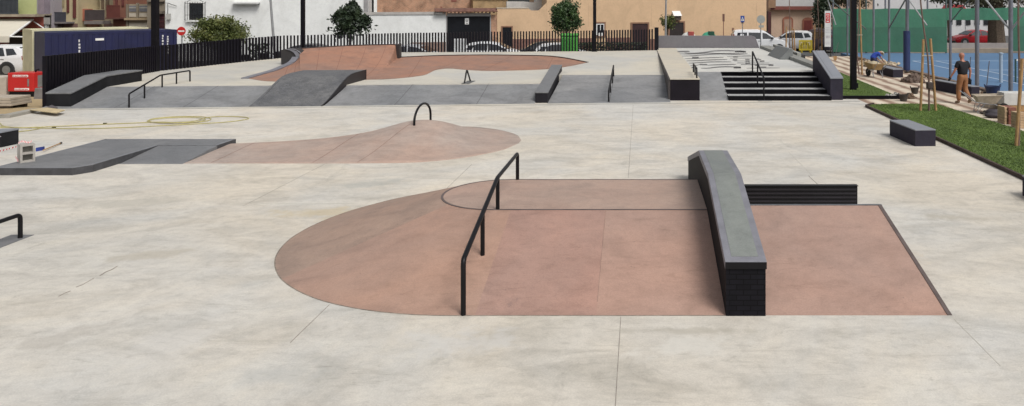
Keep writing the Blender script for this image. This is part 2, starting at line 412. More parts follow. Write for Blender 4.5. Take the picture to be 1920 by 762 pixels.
lawn2 = [(7.66, 27.9), (9.72, 27.9), (9.85, 29), (10.35, 41), (10.3, 47), (8.35, 47), (8.1, 44), (7.72, 33)]
for nm, L in (('lawn', lawn1), ('lawn', lawn2)):
    l = MB(); l.prism([(x, y, -.05) for x, y in L], (0, 0, .08)); struct(nm, l, LAWN)
def blades(name, L, n, hgt, lab):
    from mathutils.geometry import intersect_point_tri_2d
    xs = [p[0] for p in L]; ys = [p[1] for p in L]; mb = MB(); c = 0
    vs = []; fs = []
    def inside(x, y):
        r = False; q = len(L)
        for i in range(q):
            x1, y1 = L[i]; x2, y2 = L[i - 1]
            if (y1 > y) != (y2 > y) and x < (x2 - x1) * (y - y1) / (y2 - y1) + x1: r = not r
        return r
    while c < n:
        x = random.uniform(min(xs), max(xs)); y = random.uniform(min(ys), max(ys))
        if not inside(x, y): continue
        c += 1; a = random.uniform(0, 6.28); w_ = .012; h = hgt * random.uniform(.5, 1.3)
        dx, dy = math.cos(a) * w_, math.sin(a) * w_; lx, ly = random.uniform(-.03, .03), random.uniform(-.03, .03)
        k = len(vs); vs += [(x - dx, y - dy, .025), (x + dx, y + dy, .025), (x + lx, y + ly, .03 + h)]; fs.append([k, k + 1, k + 2])
    me = bpy.data.meshes.new(name); me.from_pydata(vs, [], fs); me.materials.append(GRB)
    o = bpy.data.objects.new(name, me); COL.objects.link(o); tag(o, lab, 'grass', kind='stuff')
GRB = mat('grass_blade', (.135, .205, .042), .25, .9, .8, fine=.1)
blades('grass', lawn1[:], 60000, .024, 'short green turf growing on the lawn beside the paved path')
blades('grass', lawn2[:], 22000, .024, 'short green turf of the narrow lawn behind the stair ledge')
# steel lawn edging
EDG = mat('rusty_edging', (.055, .035, .028), .4, 5, .8)
def edging(pts, h0, h1, lab, w=.05):
    mb = MB()
    for a, b in zip(pts, pts[1:]):
        strip(mb, a, b, w, h0, h1 - h0)
    tag(mb.build('lawn_edging', EDG if w < .07 else STEP), lab, 'lawn edging', 'steel edgings of the lawns')
edging([(7.78, 6), (7.78, 25.7), (8.2, 26.22)], -.02, .085, 'brown steel strip edging the big lawn against the open plaza', .06)
edging([(7.56, 27.86), (9.74, 27.86), (9.9, 29)], -.02, .12, 'dark steel strip along the front of the narrow lawn', .08)
# kerbstones between path and court
kb = MB(); y = 6.0
while y < 49:
    l = random.uniform(.8, 1.1); kb.box(13.95 + random.uniform(-.03, .03), 14.25, y, y + l - .02, -.3, .07 + random.uniform(-.02, .03)); y += l
tag(kb.build('kerbstone', mat('brown_kerb', (.16, .115, .09), .4, 3, .9), bevel=.01), 'rough brown kerb running between the striped path and blue court', 'kerb')
# ------------------------------------------------------------------ foreground funbox
FC, FR0, FR1, FH = Vector((-2.2, 11.93)), .93, 3.34, .55
fb = thing('funbox', (-.6, 11.9, 0), 'long pink concrete hump with rounded left end and outlined flat top, under the bent rail', 'skate ramp')
def fprof(t):   # t: 0..1 from top edge to foot
    e = .04
    return FH * (1 - t) + (.0 if t < .96 else 0)
rows = []
XR = .99
path = [(Vector((FC.x, FC.y)), Vector((math.cos(a), math.sin(a)))) for a in [R(90 + 180 * i / 56) for i in range(57)]]
path = [(Vector((XR - (XR - FC.x) * i / 9, FC.y)), Vector((0, 1))) for i in range(9)] + path + [(Vector((x_, FC.y)), Vector((0, -1))) for x_ in (-1.9, -1.4, -.9, -.505, -.3, .2, .6, XR)]
ts = [0, .02, .06, .15, .3, .45, .6, .75, .88, .95, .98, 1]
def fh(t):
    base = FH * (1 - t)
    if t > .9: base = FH * .1 * ((1 - t) / .1) ** 1.25
    return base
def foot(d):
    a = math.degrees(math.atan2(d.y, d.x)) % 360; T = [(90, 2.86), (135, 2.86), (152, 2.9), (172, 3.03), (190, 3.17), (205, 3.25), (222, 3.31), (240, 3.34), (271, 3.34)]
    for (a0, r0), (a1, r1_) in zip(T, T[1:]):
        if a <= a1: return r0 + (r1_ - r0) * (a - a0) / (a1 - a0)
    return FR1
for (c, d) in path:
    row = [(c.x, c.y, FH)]
    for t in ts:
        r = FR0 + (foot(d) - FR0) * t
        if t == 0: row.append((c.x + d.x * (r - .03), c.y + d.y * (r - .03), FH))
        p = c + d * r; row.append((p.x, p.y, fh(t) + (.001 if t == 1 else 0)))
    row.append((c.x + d.x * foot(d), c.y + d.y * foot(d), -.2)); rows.append(row)
m = MB(); m.grid(rows)
nr = len(rows[0])
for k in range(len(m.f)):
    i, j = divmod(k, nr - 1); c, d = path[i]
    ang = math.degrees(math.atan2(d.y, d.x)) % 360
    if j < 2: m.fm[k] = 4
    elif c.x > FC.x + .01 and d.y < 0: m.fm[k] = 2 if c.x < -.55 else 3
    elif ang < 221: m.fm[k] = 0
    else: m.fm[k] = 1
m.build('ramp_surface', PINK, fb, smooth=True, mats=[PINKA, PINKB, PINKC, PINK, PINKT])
# steel coping flush round the plateau
m = MB()
lp = [c + d * FR0 for c, d in path]
for a, b in zip(lp, lp[1:]): strip(m, a, b, .036, FH - .01, .013)
m.build('coping', COPE, fb)
m = MB(); fe_ = [c + d * (foot(d) + .006) for c, d in path if d.x < -.001 or d.y < 0]
for a, b in zip(fe_, fe_[1:]): strip(m, a, b, .016, 0, .003)
m.build('foot_joint', mat('foot_dirt', (.23, .19, .155), .4, 9, .95), fb)
# construction joints down the bank
m = MB()
def slopejoint(X, w=.012, y0=None, y1=None):
    ya, yb = 11.93 - FR0, 11.93 - FR1
    m.prism([(X - w, yb + .25, fh(.9) - .01), (X + w, yb + .25, fh(.9) - .01), (X + w, ya, FH - .01), (X - w, ya, FH - .01)], (0, 0, .0135))
slopejoint(-.505, .004)
m.build('joint', mat('pink_joint_soft', (.30, .195, .155), .2, 6, .9), fb)

rb = thing('bank_ramp', (2.5, 10, 0), 'flat pink bank with steel-edged top and right side, right of the long brick ledge', 'skate ramp')
ys = [8.59, 8.65, 8.8, 9.2, 9.8, 10.4, 11.12]
def rz(y):
    t = (11.12 - y) / (11.12 - 8.59); h = .585
    return h * (1 - t) if t < .9 else h * .1 * ((1 - t) / .1) ** 1.25
rows = [[(x, y, rz(y) + .001) for y in ys] + [(x, 11.13, .585), (x, 11.13, -.1)] for x in [1.45 + (3.57 - 1.45) * i / 6 for i in range(7)]]
m = MB(); m.grid(rows)
m.poly([(3.57, y, rz(y) + .001) for y in ys] + [(3.57, 11.13, .585), (3.57, 11.13, -.1), (3.57, 8.59, -.1)])
m.build('ramp_surface', PINK, rb)
m = MB(); m.box(1.45, 3.6, 11.10, 11.15, .5, .590)
m.build('coping', STEELE, rb)
m = MB()
for a, b in zip(ys, ys[1:]):
    if b > 11.1: b = 11.10
    m.prism([(3.54, a, rz(a) + .001), (3.592, a, rz(a) + .001), (3.592, b, rz(b) + .001), (3.54, b, rz(b) + .001)], (0, 0, .008))
m.build('side_edge', COPE, rb)

# brick ledge over the funbox
hb = thing('hubba_ledge', (1.2, 12, 0), 'long black brick ledge with grey slab top that rises and falls across the pink ramp', 'skate ledge')
X0, X1 = .975, 1.455
prof = [(8.56, .63), (10.75, 1.14), (12.42, 1.14), (15.3, .44)]
th = .09
m = MB()
m.prism([(X0 + .012, y + (.012 if i == 0 else (-.012 if i == 3 else 0)), z - th) for i, (y, z) in enumerate(prof)] + [(X0 + .012, 15.288, -.02), (X0 + .012, 8.572, -.02)], (X1 - X0 - .024, 0, 0))
m.build('brick_body', BLKBRICK, hb)
m = MB()
m.prism([(X0, y, z) for y, z in prof] + [(X0, y, z - th) for y, z in reversed(prof)], (X1 - X0, 0, 0))
m.build('steel_edge_frame', None, hb, mats=[COPEG], bevel=.006)
m = MB()
pr2 = [(8.66, .63 + .1 * .233), (10.75, 1.14), (12.42, 1.14), (15.2, .465)]
for (ya, za), (yb, zb) in zip(pr2, pr2[1:]):
    m.prism([(X0 + .085, ya, za - .01), (X1 - .085, ya, za - .01), (X1 - .085, yb, zb - .01), (X0 + .085, yb, zb - .01)], (0, 0, .013))
m.build('top_slab', concrete('hubba_slab', (.21, .225, .21), (.185, .20, .195), (.16, .165, .17), 3, .6, .5, .07, 1.3), hb)
m = MB()      # dark painted front band of the cap
m.box(X0 + .002, X1 - .002, 8.553, 8.560, .545, .622); m.build('end_band', BLACKM, hb)

# low black ribbed wall behind the bank
rw = thing('ribbed_ledge', (3, 13.4, 0), 'low black ribbed ledge standing behind the right pink bank', 'skate ledge')
m = MB(); m.box(1.6, 3.87, 13.28, 13.38, 0, .335); m.build('ledge_body', BLACKM, rw, bevel=.006)
m = MB()
for i in range(4): m.box(1.62, 3.85, 13.268, 13.28, .05 + i * .07, .082 + i * .07)
m.build('front_rib', mat('black_rib', (.010, .008, .013), .3, 3, .4), rw)
m = MB(); m.box(1.59, 3.88, 13.262, 13.385, .335, .343); m.build('top_plate', BLACKM, rw)

def arcbend(pts, r=.05, n=5):
    pts = [Vector(p) for p in pts]; out = [pts[0]]
    for i in range(1, len(pts) - 1):
        a = (pts[i - 1] - pts[i]).normalized(); b = (pts[i + 1] - pts[i]).normalized()
        rr = min(r, (pts[i - 1] - pts[i]).length * .45, (pts[i + 1] - pts[i]).length * .45)
        p, q = pts[i] + a * rr, pts[i] + b * rr
        for k in range(n + 1):
            t = k / n; out.append(p * (1 - t) ** 2 + pts[i] * 2 * t * (1 - t) + q * t * t)
    out.append(pts[-1]); return out
def rail(label, top, posts, r=.026, group=None, name='grind_rail', plates=(), m_=None):
    m_ = m_ or BLACKM
    o = thing(name, Vector((top[0][0], top[0][1], 0)), label, 'rail', group)
    m = MB(); m.tube(arcbend(top, .07), r, 10); m.build('rail_tube', m_, o, smooth=True)
    for (a, b) in posts:
        m = MB(); m.tube([a, b], r * .95, 10); m.build('post', m_, o, smooth=True)
    for c, sx, sy in plates:
        m = MB(); m.box(c[0] - sx / 2, c[0] + sx / 2, c[1] - sy / 2, c[1] + sy / 2, c[2], c[2] + .012); m.build('base_plate', mat('base_plate_steel', (.12, .12, .12), .2, 5, .6), o)
    return o
def fzb(y): return fh(max(0, min(1, (11.0 - y) / 2.41))) if y < 11 else FH
rail('long black bent rail with four posts over the rounded end of the pink ramp',
     [(-2.035, 8.6, -.02), (-2.035, 8.6, .635), (-2.1, 11.0, 1.02), (-2.11, 12.86, 1.0), (-2.11, 12.86, FH - .02)],
     [((-2.07, 9.82, fzb(9.82) - .03), (-2.07, 9.82, .83)), ((-2.1, 11.02, FH - .02), (-2.1, 11.02, 1.01))], .030)
# near-left flat bar
q = P(38, 447)
rail('low black round bar on a grey base strip at the left edge of the plaza',
     [(q.x, q.y, 0), (q.x, q.y, .36), (q.x - .02, q.y - 2.6, .36), (q.x - .02, q.y - 2.6, 0)], [], .032)
m = MB()
m.box(-9.73, -9.38, q.y - 2.9, 11.56, 0, .006)
tag(m.build('base_strip', mat('base_strip_grey', (.16, .16, .165), .15, 4, .7)), 'flat grey strip under the low black bar at left', 'base strip')

# ------------------------------------------------------------------ low slate pad, left
pd = thing('manual_pad', (-12, 17, 0), 'low slate grey pad with a cut-in ramp, left of the pink wave', 'skate pad')
ZP = .15
A_, B_, C_, D_ = (-13.35, 15.55), (-11.82, 15.55), (-11.62, 15.85), (-11.62, 18.0)
m = MB(); m.prism([(*p, -.02) for p in (A_, B_, C_, (-11.62, 18.02), (-10.2, 18.02), (-10.2, 18.85), (-13.5, 18.85), (-13.5, 15.75))], (0, 0, ZP + .02))
m.build('pad_slab', mat('pad_side', (.055, .055, .06), .3, 6, .7), pd)
m = MB(); m.prism([(*p, ZP) for p in (A_, B_, C_, (-11.62, 18.02), (-10.2, 18.02), (-10.2, 18.85), (-13.5, 18.85), (-13.5, 15.75))], (0, 0, .004)); m.build('pad_top', PADM, pd)
m = MB(); m.prism([(-11.61, 16.64, 0), (-11.61, 18.01, 0), (-11.61, 18.01, ZP - .002)], (1.41, 0, 0)); m.build('wedge_ramp', PADM, pd)
m = MB()
e = .07; bordm = mat('pad_border', (.185, .19, .205), .15, 5, .5)
bp = [(-13.35, 15.55), (-11.82, 15.55), (-11.62, 15.85), (-11.62, 18.02), (-10.2, 18.02), (-10.2, 18.85), (-13.5, 18.85), (-13.5, 15.75)]
cxx, cyy = -12.2, 17.6
bb = [Vector(p) for p in bp]
for i, a in enumerate(bb):
    b = bb[(i + 1) % len(bb)]
    if i == 3: continue
    d = (b - a).normalized(); nn = Vector((-d.y, d.x)) * .045
    strip(m, a + nn + d * .03, b + nn - d * .03, .06, ZP + .004, .003)
m.build('steel_edge', bordm, pd)

# ------------------------------------------------------------------ middle pink wave
wv = thing('wave_hump', (-6, 19, 0), 'pale pink wavy hump tapering to the grey pad, with a hoop on its crest', 'skate ramp')
def interp(tb, x):
    if x <= tb[0][0]: return tb[0][1:]
    for a, b in zip(tb, tb[1:]):
        if x <= b[0]:
            t = (x - a[0]) / (b[0] - a[0]); t = t * t * (3 - 2 * t) if 0 else t
            return tuple(p + (q - p) * t for p, q in zip(a[1:], b[1:]))
    return tb[-1][1:]
# X : ridge Y, ridge z, front Y, back Y
WT = [(-10.28, 18.55, .075, 16.68, 19.0), (-9, 18.7, .105, 16.68, 19.4), (-8.2, 18.9, .125, 16.68, 19.8), (-7.5, 19.2, .17, 16.68, 20.2), (-6.9, 19.4, .255, 16.68, 20.8), (-6.4, 19.7, .40, 16.68, 21.2),
      (-6.1, 19.8, .455, 16.7, 21.5), (-5.7, 19.9, .47, 16.72, 21.7), (-5.2, 19.9, .385, 16.75, 21.68), (-4.8, 19.8, .25, 16.85, 21.6), (-4.4, 19.7, .13, 17.05, 21.4), (-4.0, 19.6, .075, 17.35, 21.15), (-3.6, 19.4, .04, 17.8, 20.7), (-3.3, 19.35, .02, 18.3, 20.2), (-3.1, 19.3, .004, 19.1, 19.5)]
def smoothtab(x):
    acc = [0] * 4; W = 0
    for dx, w_ in ((-.3, 1), (-.15, 2), (0, 3), (.15, 2), (.3, 1)):
        if x < -4 or True:
            v = interp(WT, min(-3.1, max(-10.28, x + dx)))
            for i in range(4): acc[i] += v[i] * w_
            W += w_
    return [a / W for a in acc]
rows = []
for i in range(101):
    X = -10.28 + (7.18) * i / 100
    ry, rzv, fy, by = smoothtab(X) if X < -3.6 else interp(WT, X)
    row = [(X, fy, -.05), (X, fy, .002)]
    for k in range(1, 15):
        t = k / 14; y = fy + (ry - fy) * t; s = .5 - .5 * math.cos(math.pi * t); row.append((X, y, .004 + rzv * (s * .55 + t * .45)))
    for k in range(1, 11):
        t = k / 10; y = ry + (by - ry) * t; row.append((X, y, .004 + rzv * (.5 + .5 * math.cos(math.pi * t))))
    row.append((X, by, -.05)); rows.append(row)
def wz(x, y):
    ry, rzv, fy, by = smoothtab(x)
    if y < ry:
        t = max(0, (y - fy) / (ry - fy)); s = .5 - .5 * math.cos(math.pi * t); return .004 + rzv * (s * .55 + t * .45)
    t = min(1, (y - ry) / (by - ry)); return .004 + rzv * (.5 + .5 * math.cos(math.pi * t))
m = MB(); m.grid(rows); m.build('ramp_surface', PINK2, wv, smooth='all')
m = MB()
for xa, xb in ((-9.62, -9.62), (-7.35, -7.25), (-6.35, -6.0)):
    pts = [(xa + (xb - xa) * t / 12, 16.75 + (18.9 if xa < -9 else 19.4 - 16.75 + 16.75 - 0) * 0 + (2.1 if xa < -9 else 2.7) * t / 12) for t in range(13)]
    for a, b in zip(pts, pts[1:]):
        za, zb = wz(*a), wz(*b)
        m.add([(a[0] - .008, a[1], za + .004), (a[0] + .008, a[1], za + .004), (b[0] + .008, b[1], zb + .004), (b[0] - .008, b[1], zb + .004)], [[0, 1, 2, 3]])
    m.build('joint', PSEAM, wv); m = MB()
# hoop on the crest
hp = thing('hoop_rail', (-5.8, 20, 0), 'small black arched hoop standing on the crest of the pink wave', 'rail')
m = MB(); x_ = -5.85; ya, yb = 19.35, 20.75
pts = []
for i in range(21):
    a = math.pi * i / 20; pts.append((x_ + .03 * i / 20, (ya + yb) / 2 - math.cos(a) * (yb - ya) / 2, .50 + math.sin(a) * .38))
pts = [(x_, ya, .25)] + pts + [(x_ + .03, yb, .2)]
m.tube(pts, .03, 10); m.build('rail_tube', BLACKM, hp, smooth=True)

# ------------------------------------------------------------------ rear deck, banks
def zd(x, y):
    """height of the rear deck"""
    t = min(1, max(0, (y - 33.0) / 9.0)); return .5 + .27 * t
lipL = [(-15.9, 30.35, .505), (-16.15, 32.0, .51), (-16.35, 33.6, .53), (-16.45, 34.6, .60), (-16.42, 35.4, .72), (-16.46, 35.9, .86), (-16.55, 36.3, .98)]
lipH = [(-16.98, 37.25, 1.28), (-16.2, 37.5, 1.33), (-14.8, 37.65, 1.40), (-13.4, 37.7, 1.44), (-12.33, 37.7, 1.46)]
lipR = [(-12.28, 37.9, .80), (-10.5, 38.9, .815), (-8.4, 39.3, .82), (-6.4, 39.2, .81), (-4.9, 38.9, .80), (-4.0, 38.5, .74), (-3.2, 37.8, .66), (-2.6, 37.1, .60)]
front = [(-15.9, 30.35), (-15.2, 29.75), (-14.6, 29.35), (-13.2, 29.1), (-12.2, 29.4), (-11.1, 29.9), (-10.3, 30.1), (-9.76, 30.6), (-9.4, 31.2), (-9.2, 31.9), (-9.25, 32.8), (-9.3, 33.9), (-8.9, 34.55), (-8.4, 34.3), (-7.75, 33.9), (-6.8, 33.6), (-5.5, 33.8), (-4.2, 34.3), (-3.3, 35.5), (-2.6, 37.1)]
def smoothline(p, n):
    L = [Vector(q) for q in p]; out = []
    d = [0]
    for a, b in zip(L, L[1:]): d.append(d[-1] + (b - a).length)
    for i in range(n):
        s = d[-1] * i / (n - 1)
        for k in range(len(L) - 1):
            if s <= d[k + 1] + 1e-9: break
        t = (s - d[k]) / max(1e-9, d[k + 1] - d[k])
        a0 = L[max(0, k - 1)]; a1 = L[k]; a2 = L[k + 1]; a3 = L[min(len(L) - 1, k + 2)]
        out.append(.5 * ((2 * a1) + (a2 - a0) * t + (2 * a0 - 5 * a1 + 4 * a2 - a3) * t * t + (3 * a1 - a0 - 3 * a2 + a3) * t ** 3))
    return out
fr = smoothline([(x, y, 0) for x, y in front], 90)
for i, v in enumerate(fr): v.z = zd(v.x, v.y) + .004
l1 = smoothline(lipL, 30); l2 = smoothline(lipH, 26); l3 = smoothline(lipR, 34)
bw = thing('bowl', (-10, 34, .5), 'rust pink bowl with curling dark-edged lip and tall back wall, below the bar fence', 'skate bowl')
# match lip samples with front samples: left lip <-> front[0..24], high wall <-> front[24..50], right <-> front[50..]
def frs(t):
    k = t * 89; i = min(88, int(k)); return fr[i].lerp(fr[i + 1], k - i)
def loft(lip, t0, t1, pw):
    rows = []
    for i, L in enumerate(lip):
        u = i / (len(lip) - 1); Fp = frs(t0 + (t1 - t0) * u); row = []
        p = pw(u) if callable(pw) else pw
        for k in range(15):
            t = k / 14
            x = Fp.x + (L.x - Fp.x) * t; y = Fp.y + (L.y - Fp.y) * t
            if k == 14: z = L.z
            else: z = Fp.z + (L.z - Fp.z) * t ** p
            row.append((x, y, z))
        rows.append(row)
    return rows
m = MB()
r1 = loft(l1, 0, .155, lambda u: 1 + .9 * u); r2 = loft(l2, .155, .285, lambda u: 1.9 + 1.5 * u ** 2); r3 = loft(l3, .285, 1.0, lambda u: 1.6 - .25 * min(1, u * 3))
m.grid(r1); m.grid(r2); m.grid(r3)
# side face between high wall end and low lip
e2 = r2[-1]; e3 = r3[0]
m.grid([e2, e3]); m.grid([r1[-1], r2[0]])
m.build('bowl_surface', BOWL, bw, smooth=True)
# panel joints
m = MB()
for rr, idx in ((r2, 5), (r2, 11), (r2, 17), (r2, 22), (r3, 4), (r3, 11), (r3, 18), (r3, 25), (r1, 22), (r1, 26)):
    row = rr[idx]
    for a, b in zip(row, row[1:]):
        m.add([(a[0] - .012, a[1] - .002, a[2] + .005), (a[0] + .012, a[1] - .002, a[2] + .005), (b[0] + .012, b[1] - .002, b[2] + .005), (b[0] - .012, b[1] - .002, b[2] + .005)], [[0, 1, 2, 3]])
    m.build('joint', mat('bowl_joint', (.27, .14, .10), .2, 5, .9), bw); m = MB()
# back walls (solid behind lips)
def wall_behind(lip, w_, zb, side=1):
    m = MB(); n = len(lip); rows = []
    for i in range(n):
        t = (lip[min(n - 1, i + 1)] - lip[max(0, i - 1)]); t.z = 0; t.normalize(); nn = Vector((-t.y, t.x, 0)) * w_ * side
        L = lip[i]; o_ = L + nn; z0 = zb(L.x, L.y) - .1
        rows.append([(L.x, L.y, L.z - .03), (L.x, L.y - .012, L.z + .04), (o_.x, o_.y, L.z + .04), (o_.x, o_.y, z0), (L.x, L.y, z0)])
    m.grid(rows, close=True); m.poly(rows[0]); m.poly(rows[-1]); return m
wallm = concrete('dark_wall_render', (.040, .036, .035), (.034, .032, .034), (.02, .019, .02), 2, .7, .5, .08, .9)
wall_behind(l1, .30, zd, 1).build('curved_coping', COPEG, bw, smooth=True)
wall_behind(l2, .22, zd, 1).build('high_wall_coping', COPED, bw)
wall_behind(l3, .07, zd, 1).build('low_coping', COPED, bw)
m = MB(); YW = 36.1
def wp(px, py, Y): return Vector((XX(px, Y), Y, ZZ(py, Y)))
m.prism([wp(a, b, YW) for a, b in ((527, 94), (533, 92.6), (543, 92.2), (551, 94.5), (558, 99), (561.5, 105), (560, 111.5), (553, 119), (545, 124.5), (527, 124.5))], (0, .9, 0))
m.build('wall_end_block', wallm, bw)
m = MB(); ou = [(541, 91.6), (549, 93.2), (557, 97.2), (562.5, 103.5), (562.5, 110), (557, 116.5), (548, 122.5), (538, 128)]; inn = [(536, 93), (544, 95), (550.5, 99), (554.5, 104.5), (554, 110), (548.5, 116), (541, 121.5), (531, 127.5)]
m.grid([[wp(a, b, YW - .05) for a, b in ou], [wp(a, b, YW - .05) for a, b in inn], [wp(a, b, YW) + Vector((0, .02, 0)) for a, b in inn], [wp(a, b, YW) + Vector((0, .25, 0)) for a, b in ou]], )
m.build('curved_band', COPEG, bw, smooth=True)
m = MB(); m.box(-12.34, -12.12, 37.6, 37.95, .45, 1.495); m.build('end_post', mat('dark_steel_post', (.03, .026, .027), .2, 4, .5), bw)

# deck sheet with the bowl cut out (triangulated)
footp = [(v.x, v.y) for v in fr] + [(v.x, v.y) for v in reversed(l3)][1:] + [(v.x, v.y) for v in reversed(l2)] + [(v.x, v.y) for v in reversed(l1)][1:-1]
TB = lambda X: Yf(X) + 2.15
outer = [(-20.9, 26.3 + .0), (-20.9, TB(-20.9)), (-13.5, TB(-13.5))]
DX1 = 1.05
deck_out = [(-20.8, TB(-20.8)), (-3.55, TB(-3.55) - .1), (-3.55, 31.9), (DX1, 31.9), (DX1, 44.25), (.9, 44.2), (-2.77, 43.4), (-9, 42.7), (-13.7, 42.4), (-18.9, 39.3), (-19.9, 37.3), (-21.7, 33.6), (-21.2, 30.0)]
vs = [Vector(p) for p in deck_out]; n0 = len(vs); edges = [(i, (i + 1) % n0) for i in range(n0)]
fpv = []
for p in footp:
    if not fpv or (Vector(p) - fpv[-1]).length > .06: fpv.append(Vector(p))
n1 = len(vs); vs += fpv; edges += [(n1 + i, n1 + (i + 1) % len(fpv)) for i in range(len(fpv))]
def inside(poly, x, y):
    r = False; q = len(poly)
    for i in range(q):
        x1, y1 = poly[i][0], poly[i][1]; x2, y2 = poly[i - 1][0], poly[i - 1][1]
        if (y1 > y) != (y2 > y) and x < (x2 - x1) * (y - y1) / (y2 - y1) + x1: r = not r
    return r
for gx in range(-21, 2):
    for gy in range(29, 45):
        if inside(deck_out, gx + .03, gy + .02) and not inside(footp, gx + .03, gy + .02): vs.append(Vector((gx + .03, gy + .02)))
res = delaunay_2d_cdt(vs, edges, [], 0, 1e-4)
V2, _, T2 = res[0], res[1], res[2]
m = MB(); fs = []
for t in T2:
    c = sum((V2[i] for i in t), Vector((0, 0))) / 3
    if inside(deck_out, c.x, c.y) and not inside(footp, c.x, c.y): fs.append(list(t))
m.add([(v.x, v.y, zd(v.x, v.y)) for v in V2], fs)
# skirt walls down to the street
for i in range(n0):
    a = deck_out[i]; b = deck_out[(i + 1) % n0]
    m.add([(a[0], a[1], zd(*a)), (b[0], b[1], zd(*b)), (b[0], b[1], -.44), (a[0], a[1], -.44)], [[0, 1, 2, 3]])
struct('raised_deck', m, DECKM)

# grey banks
def bank(pts_b, pts_t, lab, seams=(), matl=None):
    o = thing('bank_ramp', Vector((*pts_b[0], 0)), lab, 'skate ramp', 'grey banks along the raised deck')
    m = MB(); nb = 12; rows = []
    for i in range(nb + 1):
        u = i / nb; b = Vector(pts_b[0]).lerp(Vector(pts_b[1]), u); t = Vector(pts_t[0]).lerp(Vector(pts_t[1]), u)
        rows.append([(b.x, b.y, -.05)] + [(b.x + (t.x - b.x) * k / 6, b.y + (t.y - b.y) * k / 6, .003 + (pts_t[2] - .0) * ((k / 6) ** 1.08)) for k in range(7)] + [(t.x, t.y, -.05)])
    m.grid(rows); m.poly(rows[0]); m.poly(rows[-1])
    m.build('ramp_surface', matl or GREYB, o)
    m = MB()
    for u in seams:
        b = Vector(pts_b[0]).lerp(Vector(pts_b[1]), u); t = Vector(pts_t[0]).lerp(Vector(pts_t[1]), u)
        pr = [(b.x + (t.x - b.x) * k / 6, b.y + (t.y - b.y) * k / 6, .007 + pts_t[2] * ((k / 6) ** 1.08)) for k in range(7)]
        for p, q_ in zip(pr, pr[1:]): m.add([(p[0] - .012, p[1], p[2]), (p[0] + .012, p[1], p[2]), (q_[0] + .012, q_[1], q_[2]), (q_[0] - .012, q_[1], q_[2])], [[0, 1, 2, 3]])
        m.build('joint', GSEAM, o); m = MB()
    return o
bank([(-20.3, Yf(-20.3)), (-13.5, Yf(-13.5))], [(-20.3, TB(-20.3) + .003), (-13.5, TB(-13.5) + .003), .5], 'grey concrete bank left of the dark box ramp, under the low rail', (.35, .68))
bank([(-11.0, Yf(-11)), (-3.75, Yf(-3.75))], [(-11.0, TB(-11) + .003), (-3.75, TB(-3.75) + .003), .5], 'grey concrete bank between the dark box ramp and the sloping block ledge', (.33, .72))
bank([(-3.3, Yf(-3.3)), (1.1, Yf(1.1))], [(-3.3, 31.905), (1.1, 31.905), .5], 'longest gentle grey bank beside the thin straight rail', (.5,))
# light strip kerb at bank foot
m = MB(); strip(m, (-19.2, Yf(-19.2) - .12), (1.1, Yf(1.1) - .12), .2, 0, .004); struct('bank_foot_strip', m, DECKM)

# dark box ramp
ROUGH = concrete('rough_slate_texture', (.165, .165, .168), (.12, .122, .13), (.27, .27, .25), 6.0, .7, .7, .3, 2.6)
br = thing('box_ramp', (-12.2, 27, 0), 'dark rough-textured box ramp with curved lip and flat top in front of the bowl', 'skate ramp')
prf = [(25.72, 0), (26.2, .13), (26.8, .34), (27.3, .535), (27.75, .70), (28.1, .80), (28.4, .85), (28.7, .872), (29.95, .885)]
XL, XRR = -13.5, -11.03
m = MB()
rows = [[(x, y + .08 * (x - XL) / 2.5 * 2, z) for y, z in prf] for x in (XL, -12.9, -12.3, -11.7, XRR)]
m.grid(rows); m.build('ramp_top', ROUGH, br, smooth=True)
for x, s in ((XL, -1), (XRR, 1)):
    m = MB(); yo = .08 * (x - XL) / 2.5 * 2
    m.prism([(x, y + yo, z - .002) for y, z in prf] + [(x, 29.95 + yo, -.05), (x, 25.72 + yo, -.05)], (-.1 * s, 0, 0))
    m.build('side_panel', mat('side_panel_dark', (.018, .014, .016), .25, 3, .6), br)
m = MB(); m.prism([(XL, 29.95, -.0), (XRR, 30.1, -.0), (XRR, 30.1, .883), (XL, 29.95, .883)], (0, -.05, 0)); m.build('back_panel', STEELE, br)
m = MB()
for i, ((ya, za), (yb, zb)) in enumerate(zip(prf, prf[1:])):
    yo = .16
    m.prism([(XRR - .03, ya + yo, za), (XRR + .012, ya + yo, za), (XRR + .012, yb + yo, zb), (XRR - .03, yb + yo, zb)], (0, 0, .012))
m.build('steel_edge', mat('black_edge', (.02, .018, .02), .2, 4, .5), br)

# far-left kinked ledge
kl = thing('kinked_ledge', (-19.9, 27, 0), 'dark kinked ledge at the left end of the grey bank against the bar fence', 'skate ledge')
def ledge_sweep(secs, name_t='top_slab', name_b='ledge_body', o=None, tm=None, bm_=None, th=.05, inset=.02):
    # secs: list of (xl, yl, xr, yr, ztop, zbot)
    m = MB(); rows = []
    for (xl, yl, xr, yr, zt, zb) in secs: rows.append([(xl + inset, yl, zt - th), (xr - inset, yr, zt - th), (xr - inset, yr, zb), (xl + inset, yl, zb)])
    m.grid(rows, close=True); m.poly(rows[0]); m.poly(rows[-1]); m.build(name_b, bm_ or BASALT, o)
    m = MB(); rows = []
    for i, (xl, yl, xr, yr, zt, zb) in enumerate(secs):
        e = -.015 if i == 0 else (.015 if i == len(secs) - 1 else 0)
        rows.append([(xl, yl + e, zt), (xr, yr + e, zt), (xr, yr + e, zt - th), (xl, yl + e, zt - th)])
    m.grid(rows, close=True); m.poly(rows[0]); m.poly(rows[-1]); m.build(name_t, tm or BASTOP, o, bevel=.008)
ledge_sweep([(-20.3, 25.5, -19.42, 25.5, .52, -.1), (-20.4, 27.4, -19.55, 27.4, .93, -.1), (-20.55, 29.5, -19.66, 29.5, .935, -.1)], o=kl,
            tm=PADM, bm_=mat('ledge_charcoal', (.014, .014, .016), .35, 2, .8, bmp=.1, spec=.2))
